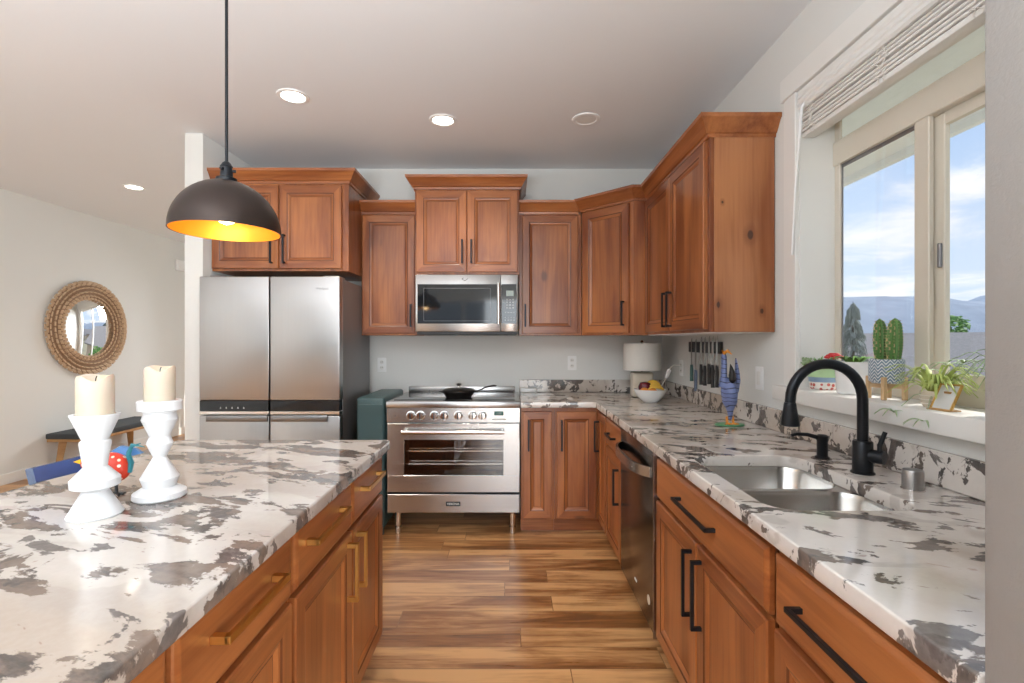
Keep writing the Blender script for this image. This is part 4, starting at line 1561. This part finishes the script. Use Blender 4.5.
# ------------------------------------------------------------------ sink fittings
def faucet():
    t = thing('faucet', 'matte black gooseneck pull-down faucet behind the sink', 'faucet', (1.112, 1.545, .914))
    b = MB(); b.lathe([(.033, 0), (.033, .004), (.028, .007), (.0275, .098), (.025, .102), (.001, .102)], n=32)
    b.build('body', 'black', t, smooth=40)
    b = MB()
    pts = [(0, 0, .095), (0, 0, .165), (0, 0, .225)]
    r, cx, cz = .114, -.114, .230
    for k in range(19):
        a = R(180 * k / 18)
        pts.append((cx + r * cos(a), 0, cz + r * sin(a)))
    pts.append((-.229, 0, .222))
    b.tube(pts, .0155, 18)
    b.build('spout', 'black', t, smooth=50)
    b = MB()
    b.lathe([(.0165, .222), (.0180, .216), (.019, .205), (.027, .156), (.027, .150), (.022, .148), (.001, .148)], (-.229, 0, 0), 26)
    b.build('spray_head', 'black', t, smooth=40)
    b = MB()
    d = Vector((.55, -.83, 0)).normalized()
    p0, p1 = d * .02 + Vector((0, 0, .058)), d * .058 + Vector((0, 0, .058))
    b.tube([p0, p1], .0205, 22)
    b.build('valve', 'black', t, smooth=40)
    b = MB()
    q = d * .046 + Vector((0, 0, .075))
    b.tube([q, q + Vector((0, 0, .02)), q + Vector((.012, -.006, .062))], [.0075, .0070, .0065], 12)
    b.build('lever', 'black', t, smooth=40)

    t = thing('soap_dispenser', 'short matte black soap dispenser left of the faucet', 'soap dispenser', (1.112, 1.745, .914))
    b = MB(); b.lathe([(.024, 0), (.024, .004), (.0175, .008), (.0175, .060), (.020, .064), (.020, .078), (.013, .083), (.001, .083)], n=24)
    b.build('body', 'black', t, smooth=40)
    b = MB(); b.tube([(-.012, 0, .071), (-.05, .005, .082), (-.085, .01, .083), (-.105, .012, .078)], [.008, .007, .006, .005], 12)
    b.build('nozzle', 'black', t, smooth=40)

    t = thing('air_gap', 'small brushed steel cylinder cap right of the faucet', 'cap', (1.128, 1.372, .914))
    b = MB(); b.lathe([(.025, 0), (.025, .052), (.0235, .056), (.001, .057)], n=28)
    b.build('cap', 'steelv', t, smooth=40)
    b = MB(); b.lathe([(.028, 0), (.028, .003), (.0255, .004)], n=28, cap1=False)
    b.build('flange', 'chrome', t, smooth=40)


faucet()


# ------------------------------------------------------------------ blind
def blind():
    t = thing('window_blind', 'white slatted blind drawn up into a stack at the top of the window', 'blind')
    y0, y1 = WY0 + .006, WY1 - .006
    b = MB()
    prof = [(1.236, 2.312), (1.228, 2.320), (1.231, 2.334), (1.226, 2.340), (1.230, 2.356), (1.226, 2.362), (1.230, 2.378), (1.228, 2.392), (1.240, 2.397), (1.246, 2.397), (1.246, 2.312)]
    b.loft([[(x, y0, z) for x, z in prof], [(x, y1, z) for x, z in prof]])
    b.build('valance', 'trim', t, smooth=20)
    b = MB(); b.box(1.25, 1.31, y0, y1, 2.34, 2.395)
    b.build('headrail', 'slat', t)
    for k in range(6):
        b = MB()
        z = 2.220 + k * .0168
        off = .003 * ((k * 7) % 3 - 1)
        b.loft([[(1.247 + off, y, z + .002), (1.250 + off, y, z), (1.300 + off, y, z), (1.300 + off, y, z + .0105), (1.250 + off, y, z + .0105), (1.247 + off, y, z + .0085)] for y in (y0, y1)])
        b.build('slat', 'slat', t)
    b = MB(); b.box(1.247, 1.301, y0, y1, 2.196, 2.216, bev=.004, seg=2)
    b.build('bottom_rail', 'slat', t)
    for y in (2.02, 1.64, 1.30):
        b = MB()
        rr = random.Random(int(y * 100))
        for s in (-.012, .012):
            pts = [(1.243, y + s, 2.318)]
            for k in range(12):
                pts.append((1.238 + rr.uniform(-.004, .004), y + s + rr.uniform(-.012, .012), 2.310 - k * .0098))
            pts.append((1.244, y + s, 2.196))
            b.tube(pts, .0017, 6)
        b.build('ladder_cord', 'cord', t)
    b = MB(); b.tube([(1.238, 2.045, 2.335), (1.222, 2.052, 2.31), (1.214, 2.085, 1.98), (1.214, 2.110, 1.70)], [.004, .006, .0045, .0045], 10)
    b.build('wand', 'white', t)


blind()


# ------------------------------------------------------------------ things on the window sill
def arc_leaf(b, base, az, length, rise, droop, w, rng, mi=0, n=7):
    pts, ws = [], []
    d = Vector((cos(az), sin(az), 0))
    for i in range(n + 1):
        s = i / n
        p = Vector(base) + d * (length * s) + Vector((0, 0, rise * sin(pi * min(1, s * 1.15) * .62) * 1.2 - droop * s * s))
        pts.append(p)
        ws.append(w * (0.55 + 0.9 * s) * (1 - s) ** .7 + .0003)
    b.strip(pts, ws, (-sin(az), cos(az), 0.15), mi=mi)


def sill_plants():
    zs = WZ0
    rng = random.Random(11)
    # painted pot with succulents
    t = thing('flower_pot', 'small blue and red painted pot with succulents and a red bloom, far end of sill', 'plant pot', (1.300, 2.030, zs), 0, 'pots on the window sill')
    b = MB()
    prof = [(.046, 0), (.052, .006), (.052, .030), (.054, .032), (.056, .050), (.058, .052), (.055, .080), (.058, .086), (.053, .086), (.050, .078), (.001, .078)]
    b.lathe(prof, n=32, mis=[1, 1, 1, 2, 2, 0, 0, 0, 0, 3, 3])
    b.build('pot', ['palegreen', 'redspots', 'mutedblue', 'soil'], t, smooth=40)
    b = MB()
    for k in range(34):
        a, tt = rng.uniform(0, 2 * pi), rng.uniform(.1, 1.1)
        L = rng.uniform(.035, .062)
        c = Vector((rng.uniform(-.035, .035), rng.uniform(-.035, .035), .080))
        dv = Vector((cos(a) * sin(tt), sin(a) * sin(tt), cos(tt)))
        b.tube([c, c + dv * L * .5, c + dv * L], [.006, .012, .001], 8, flat=.5)
    b.build('succulent', 'leaf', t, smooth=60)
    b = MB()
    for k in range(16):
        a = 2 * pi * k / 16
        rr = .008 + .010 * (k % 3)
        b.ell((.016 + rr * cos(a), -.040 + rr * sin(a), .146 - .006 * (k % 3)), (.012, .012, .006), 8, 6)
    b.tube([(.015, -.03, .08), (.016, -.040, .142)], .002, 6)
    b.build('flower', 'red', t, smooth=60)
    b = MB()
    for k in range(26):
        a = rng.uniform(1.6, 4.2)
        L = rng.uniform(.05, .085)
        c = Vector((-.015, .03, .075))
        e = c + Vector((cos(a) * .045, sin(a) * .02 + .012, L - .03))
        b.tube([c, (c + e) / 2 + Vector((0, 0, .012)), e], .0009, 5)
        b.ell(e, (.005, .005, .005), 6, 5)
    b.build('sprig', 'paleleaf', t)
    # white pot
    t = thing('flower_pot', 'plain white ceramic pot with a low leafy succulent, second pot from the far end', 'plant pot', (1.305, 1.858, zs), 0, 'pots on the window sill')
    b = MB()
    b.lathe([(.052, 0), (.056, .004), (.064, .118), (.0645, .122), (.060, .122), (.058, .110), (.001, .108)], n=40, mis=[0, 0, 0, 0, 0, 1, 1])
    b.build('pot', ['gloss', 'soil'], t, smooth=40)
    b = MB()
    for k in range(11):
        a = 2 * pi * k / 11 + .3
        arc_leaf(b, (.02 * cos(a), .02 * sin(a), .112), a, .055, .028, .012, .012, rng)
    b.build('foliage', 'leaf', t)
    # cactus pot with stand
    t = thing('cactus_pot', 'zigzag-patterned pot with two columnar cacti on a pale wooden stand', 'plant pot', (1.298, 1.690, zs), 0, 'pots on the window sill')
    b = MB()
    for k in range(4):
        a = pi / 4 + k * pi / 2
        x, y = .050 * cos(a), .050 * sin(a)
        b.box(x - .007, x + .007, y - .007, y + .007, 0, .078, bev=.002)
    b.box(-.045, .045, -.006, .006, .038, .052, mtx=Matrix.Rotation(pi / 4, 4, 'Z'))
    b.box(-.045, .045, -.006, .006, .038, .052, mtx=Matrix.Rotation(-pi / 4, 4, 'Z'))
    b.build('stand', 'bamboo', t)
    b = MB()
    b.lathe([(.042, .056), (.049, .061), (.051, .066), (.051, .136), (.048, .138), (.046, .128), (.001, .126)], n=48, mis=[0, 0, 0, 0, 0, 1, 1])
    b.build('pot', ['herring', 'soil'], t, smooth=40)
    for (x, y, r, h, lean) in ((-.004, .020, .0165, .158, -.004), (.006, -.024, .0185, .158, .005)):
        b = MB()
        ribs, per = 11, 4
        n = ribs * per
        rings = []
        for i in range(17):
            s = i / 16
            rad = r * (0.72 + 0.42 * sin(pi * min(s * .95 + .06, 1)) if s < .72 else (0.72 + 0.42 * sin(pi * (.72 * .95 + .06))) * math.sqrt(max(0.004, 1 - ((s - .72) / .28) ** 2)))
            ring = []
            for k in range(n):
                a = 2 * pi * k / n
                q = rad * (1 + .14 * (1 if k % per == 0 else (-.6 if k % per == 2 else 0)))
                ring.append((x + lean * s + q * cos(a), y + q * sin(a), .120 + h * s))
            rings.append(ring)
        b.loft(rings)
        b.bm.faces.ensure_lookup_table()
        for i in range(16):
            for k in range(ribs):
                for kk in (per * k, per * k - 1):
                    if (i + k) % 3 != 0:
                        b.bm.faces[i * n + kk % n].material_index = 1 if kk == per * k and (i + k) % 2 else 0
        for i in range(2, 16):
            for k in range(ribs):
                v = Vector(rings[i][k * per])
                o = (v - Vector((x + lean * i / 16, y, v.z))).normalized()
                for dd in (-.5, .5):
                    b.tube([v, v + o * .004 + Vector((-o.y, o.x, 0)) * .004 * dd + Vector((0, 0, .002))], [.0007, .0002], 4, mi=1)
        b.build('cactus', ['cactus', 'spine'], t, smooth=50)
    # spider plant in a wire-ringed pot
    t = thing('spider_plant', 'variegated spider plant in a small banded pot between cactus and picture frame', 'plant pot', (1.285, 1.482, zs), 0, 'pots on the window sill')
    b = MB()
    b.lathe([(.026, 0), (.032, .010), (.036, .030), (.036, .044), (.033, .050), (.030, .046), (.001, .044)], n=28, mis=[0, 0, 0, 0, 0, 1, 1])
    b.build('pot', ['cream', 'soil'], t, smooth=50)
    b = MB()
    for z in (.012, .024, .036):
        b.lathe([(.0375, z - .001), (.039, z), (.0375, z + .001)], n=28, cap0=False, cap1=False)
    b.build('wire_band', 'cord', t)
    b = MB()
    for k in range(80):
        a = rng.uniform(0, 2 * pi)
        L = rng.uniform(.06, .125)
        if cos(a) > .4:
            L = min(L, .085)
        arc_leaf(b, (0.012 * cos(a), .012 * sin(a), .044), a, L, rng.uniform(.03, .080), rng.uniform(.01, .06), .0058, rng)
    b.build('foliage', 'spider', t)
    b = MB()
    for (dy, dx, zz, n) in ((.02, .06, .125, 8), (-.09, .07, .115, 8), (-.03, .06, .135, 7), (.09, .05, .10, 6), (-.07, -.09, -.035, 9), (.03, -.10, -.02, 9)):
        e = Vector((dx, dy, zz))
        b.tube([(0, 0, .05), e * .5 + Vector((0, 0, .045)), e], .0011, 5)
        for k in range(n):
            a = 2 * pi * k / n
            arc_leaf(b, e, a, .052, .014, .024, .0046, rng)
    b.build('runner', 'paleleaf', t)
    # picture frame leaning back
    t = thing('picture_frame', 'small gilt picture frame leaning on the sill beside the spider plant', 'picture frame', (1.238, 1.410, zs), R(-84))
    Mx = Matrix.Rotation(R(-27), 4, 'X') @ Matrix.Scale(.80, 4)
    b = MB()
    for q in ((-.040, .040, 0, .006), (-.040, .040, .099, .105)):
        b.box(q[0], q[1], -.005, .004, q[2], q[3], bev=.001, mtx=Mx)
    for q in ((-.040, -.034), (.034, .040)):
        b.box(q[0], q[1], -.005, .004, 0, .105, bev=.001, mtx=Mx)
    b.build('frame', 'gold', t)
    b = MB(); b.box(-.034, .034, -.001, .003, .006, .099, mtx=Mx)
    b.build('print', 'print', t)
    b = MB(); b.box(-.010, .010, .030, .033, 0.0, .05, mtx=Matrix.Rotation(R(8), 4, 'X'))
    b.box(-.034, .034, -.010, .030, 0, .004, bev=.001)
    b.build('stand', 'oak', t)
    # white pot near the return wall
    t = thing('flower_pot', 'white pot with trailing grassy leaves at the near end of the sill', 'plant pot', (1.315, 1.268, zs), 0, 'pots on the window sill')
    b = MB()
    b.lathe([(.042, 0), (.046, .004), (.052, .095), (.053, .10), (.049, .10), (.047, .09), (.001, .088)], n=36, mis=[0, 0, 0, 0, 0, 1, 1])
    b.build('pot', ['gloss', 'soil'], t, smooth=40)
    b = MB()
    for k in range(26):
        a = rng.uniform(0.6, 2 * pi - .6)
        arc_leaf(b, (.015 * cos(a), .015 * sin(a), .088), a, rng.uniform(.07, .12), rng.uniform(.04, .09), rng.uniform(.02, .09), .0045, rng)
    b.build('foliage', 'paleleaf', t)


sill_plants()


# ------------------------------------------------------------------ outdoors
def outdoors():
    b = MB(); b.box(1.403, 2.42, -3.0, 9.0, 2.50, 2.54); b.box(2.40, 2.44, -3.0, 9.0, 2.455, 2.60)
    struct(b.build('soffit', 'soffit'))
    b = MB()
    b.box(-400, 600, -300, 700, -3.2, -3.0)
    struct(b.build('lawn', 'grass'))

    def ridge(name, d, keys, depth, m):
        b = MB()
        rows = []
        rg = random.Random(d)
        us = [700 + 8 * i for i in range(75)]
        ph = [rg.uniform(0, 6) for _ in range(6)]

        def hv(u):
            for (u0, v0), (u1, v1) in zip(keys, keys[1:]):
                if u0 <= u <= u1:
                    f = (u - u0) / (u1 - u0)
                    f = f * f * (3 - 2 * f)
                    return v0 + (v1 - v0) * f
            return keys[-1][1] if u > keys[-1][0] else keys[0][1]
        prof = [(0, 0.0), (.15, .35), (.32, .62), (.6, .88), (1.0, 1.0), (1.5, .6), (2.0, 0)]
        for dy, fh in prof:
            row = []
            for i, u in enumerate(us):
                h = (341 - hv(u)) / 490 * d + 3
                wob = 1 + .10 * sin(u * .05 + ph[0] + dy * 3) * (1 - fh) + .012 * sin(u * .23 + ph[1])
                row.append(((u - 510) / 490 * d, d + (dy - 1) * depth, -3 + h * fh * wob))
            rows.append(row)
        b.loft(rows, 0, close=False)
        return struct(b.build(name, m, smooth=60))
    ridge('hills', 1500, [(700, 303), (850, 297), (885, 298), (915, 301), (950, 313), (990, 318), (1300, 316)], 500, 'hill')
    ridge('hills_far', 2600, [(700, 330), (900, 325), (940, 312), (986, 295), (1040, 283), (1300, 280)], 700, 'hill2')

    def house(name, label, cx, cy, rz, L, Wd, zE, zR, wallm):
        t = thing(name, label, 'house', (cx, cy, -3), rz, 'neighbouring houses')
        b = MB(); b.box(-L / 2, L / 2, -Wd / 2, Wd / 2, 0, zE + 3, 0)
        b.loft([[(-L / 2, -Wd / 2, zE + 3), (-L / 2, Wd / 2, zE + 3), (-L / 2, 0, zR + 2.9)], [(L / 2, -Wd / 2, zE + 3), (L / 2, Wd / 2, zE + 3), (L / 2, 0, zR + 2.9)]])
        b.build('walls', wallm, t)
        b = MB()
        e = .5
        for s in (-1, 1):
            b.loft([[(-L / 2 - e, s * (Wd / 2 + e), zE + 2.85), (-L / 2 - e, 0, zR + 3), (-L / 2 - e, 0, zR + 3.15), (-L / 2 - e, s * (Wd / 2 + e), zE + 3.0)],
                    [(L / 2 + e, s * (Wd / 2 + e), zE + 2.85), (L / 2 + e, 0, zR + 3), (L / 2 + e, 0, zR + 3.15), (L / 2 + e, s * (Wd / 2 + e), zE + 3.0)]])
        b.build('roof', 'roof', t)
        b = MB()
        for x in (-L / 4, L / 4):
            b.box(x - .6, x + .6, -Wd / 2 - .04, -Wd / 2 + .02, 1.0, 2.2)
        b.build('window', 'blackgloss', t)
        return t
    house('house', 'neighbour house with grey shingle roof seen through the right window pane', 31, 31, R(-48), 15, 8, -.9, 1.75, 'siding')
    house('house', 'neighbour house with low grey roof behind the conifer in the left pane', 25.0, 46, R(-36), 12, 7, -.6, 1.65, 'siding')
    house('house', 'beige neighbour house reflected in the round mirror', -1.0, 17.5, 0, 9, 6, -.3, 1.9, 'siding')

    def conifer(x, y, h, rb, label):
        t = thing('conifer_tree', label, 'tree', (x, y, -3), 0, 'garden trees')
        b = MB(); b.tube([(0, 0, 0), (0, 0, h * .6), (0, 0, h)], [.14, .07, .01], 8)
        b.build('trunk', 'bark', t)
        rg = random.Random(5)
        b = MB()
        for i in range(170):
            s = rg.random() ** .8
            z = h * (.16 + .82 * s)
            a = rg.uniform(0, 2 * pi)
            L = rb * (1 - s) ** 1.1 * rg.uniform(.65, 1.15) + .12
            d = Vector((cos(a), sin(a), 0))
            p0 = Vector((0, 0, z))
            p1 = p0 + d * L * .55 + Vector((0, 0, .04))
            p2 = p0 + d * L + Vector((0, 0, -.28 * L - .05))
            side = Vector((-sin(a), cos(a), 0))
            b.strip([p0, p1, p2], [.02, .05, .01], side, .012)
            for q in (.35, .6, .85):
                pm = p0.lerp(p2, q) + Vector((0, 0, .03))
                for sg in (-1, 1):
                    b.strip([pm, pm + side * sg * L * .16 + d * .08 + Vector((0, 0, -.12)), pm + side * sg * L * .24 + d * .1 + Vector((0, 0, -.34))], [.02, .028, .006], d, .008)
        b.build('foliage', 'conifer', t)
    conifer(14.0, 20.0, 5.95, 1.45, 'tall drooping conifer outside the left window pane')

    def bush(name, x, y, z0, r, label, n=420, group='garden trees', cat='tree', trunk=None):
        t = thing(name, label, cat, (x, y, -3), 0, group)
        rg = random.Random(int(x * 10))
        b = MB()
        for i in range(n):
            u, th = rg.uniform(-1, 1), rg.uniform(0, 2 * pi)
            k = rg.uniform(.55, 1.0)
            s = math.sqrt(1 - u * u)
            c = Vector((r * k * s * cos(th), r * k * s * sin(th), z0 + 3 + r * .85 * k * u))
            a = rg.uniform(0, 2 * pi)
            d = Vector((cos(a), sin(a), rg.uniform(-.5, .7))).normalized()
            L = r * rg.uniform(.12, .22)
            b.strip([c - d * L, c, c + d * L], [.01, L * .5, .01], d.orthogonal(), .006)
        b.build('foliage', 'bush', t)
        b = MB(); b.tube([(0, 0, 0), (0, 0, z0 + 3)], [.12, .06], 8)
        b.build('trunk', 'bark', t)
    bush('broadleaf_tree', 40.5, 45, 2.6, 1.35, 'round green tree peeping over the roof in the right pane')
    bush('shrub', -2.35, 9.6, -.15, .9, 'bright green shrub reflected in the round mirror')
    # hedge beyond the rear doors, reflected in oven and microwave glass
    b = MB()
    rg = random.Random(3)
    for i in range(1500):
        c = Vector((rg.uniform(-9, 5), -11 + rg.uniform(-.5, .5), rg.uniform(-.4, 1.15)))
        a = rg.uniform(0, 2 * pi)
        d = Vector((cos(a), sin(a), rg.uniform(-.4, .8))).normalized()
        b.strip([c - d * .2, c, c + d * .2], [.02, .11, .02], d.orthogonal(), .01)
    o = tag(b.build('hedge', 'bush'), 'green hedge beyond the rear glass doors reflected in the microwave', 'hedge')
    o['kind'] = 'stuff'


outdoors()
bpy.context.view_layer.update()
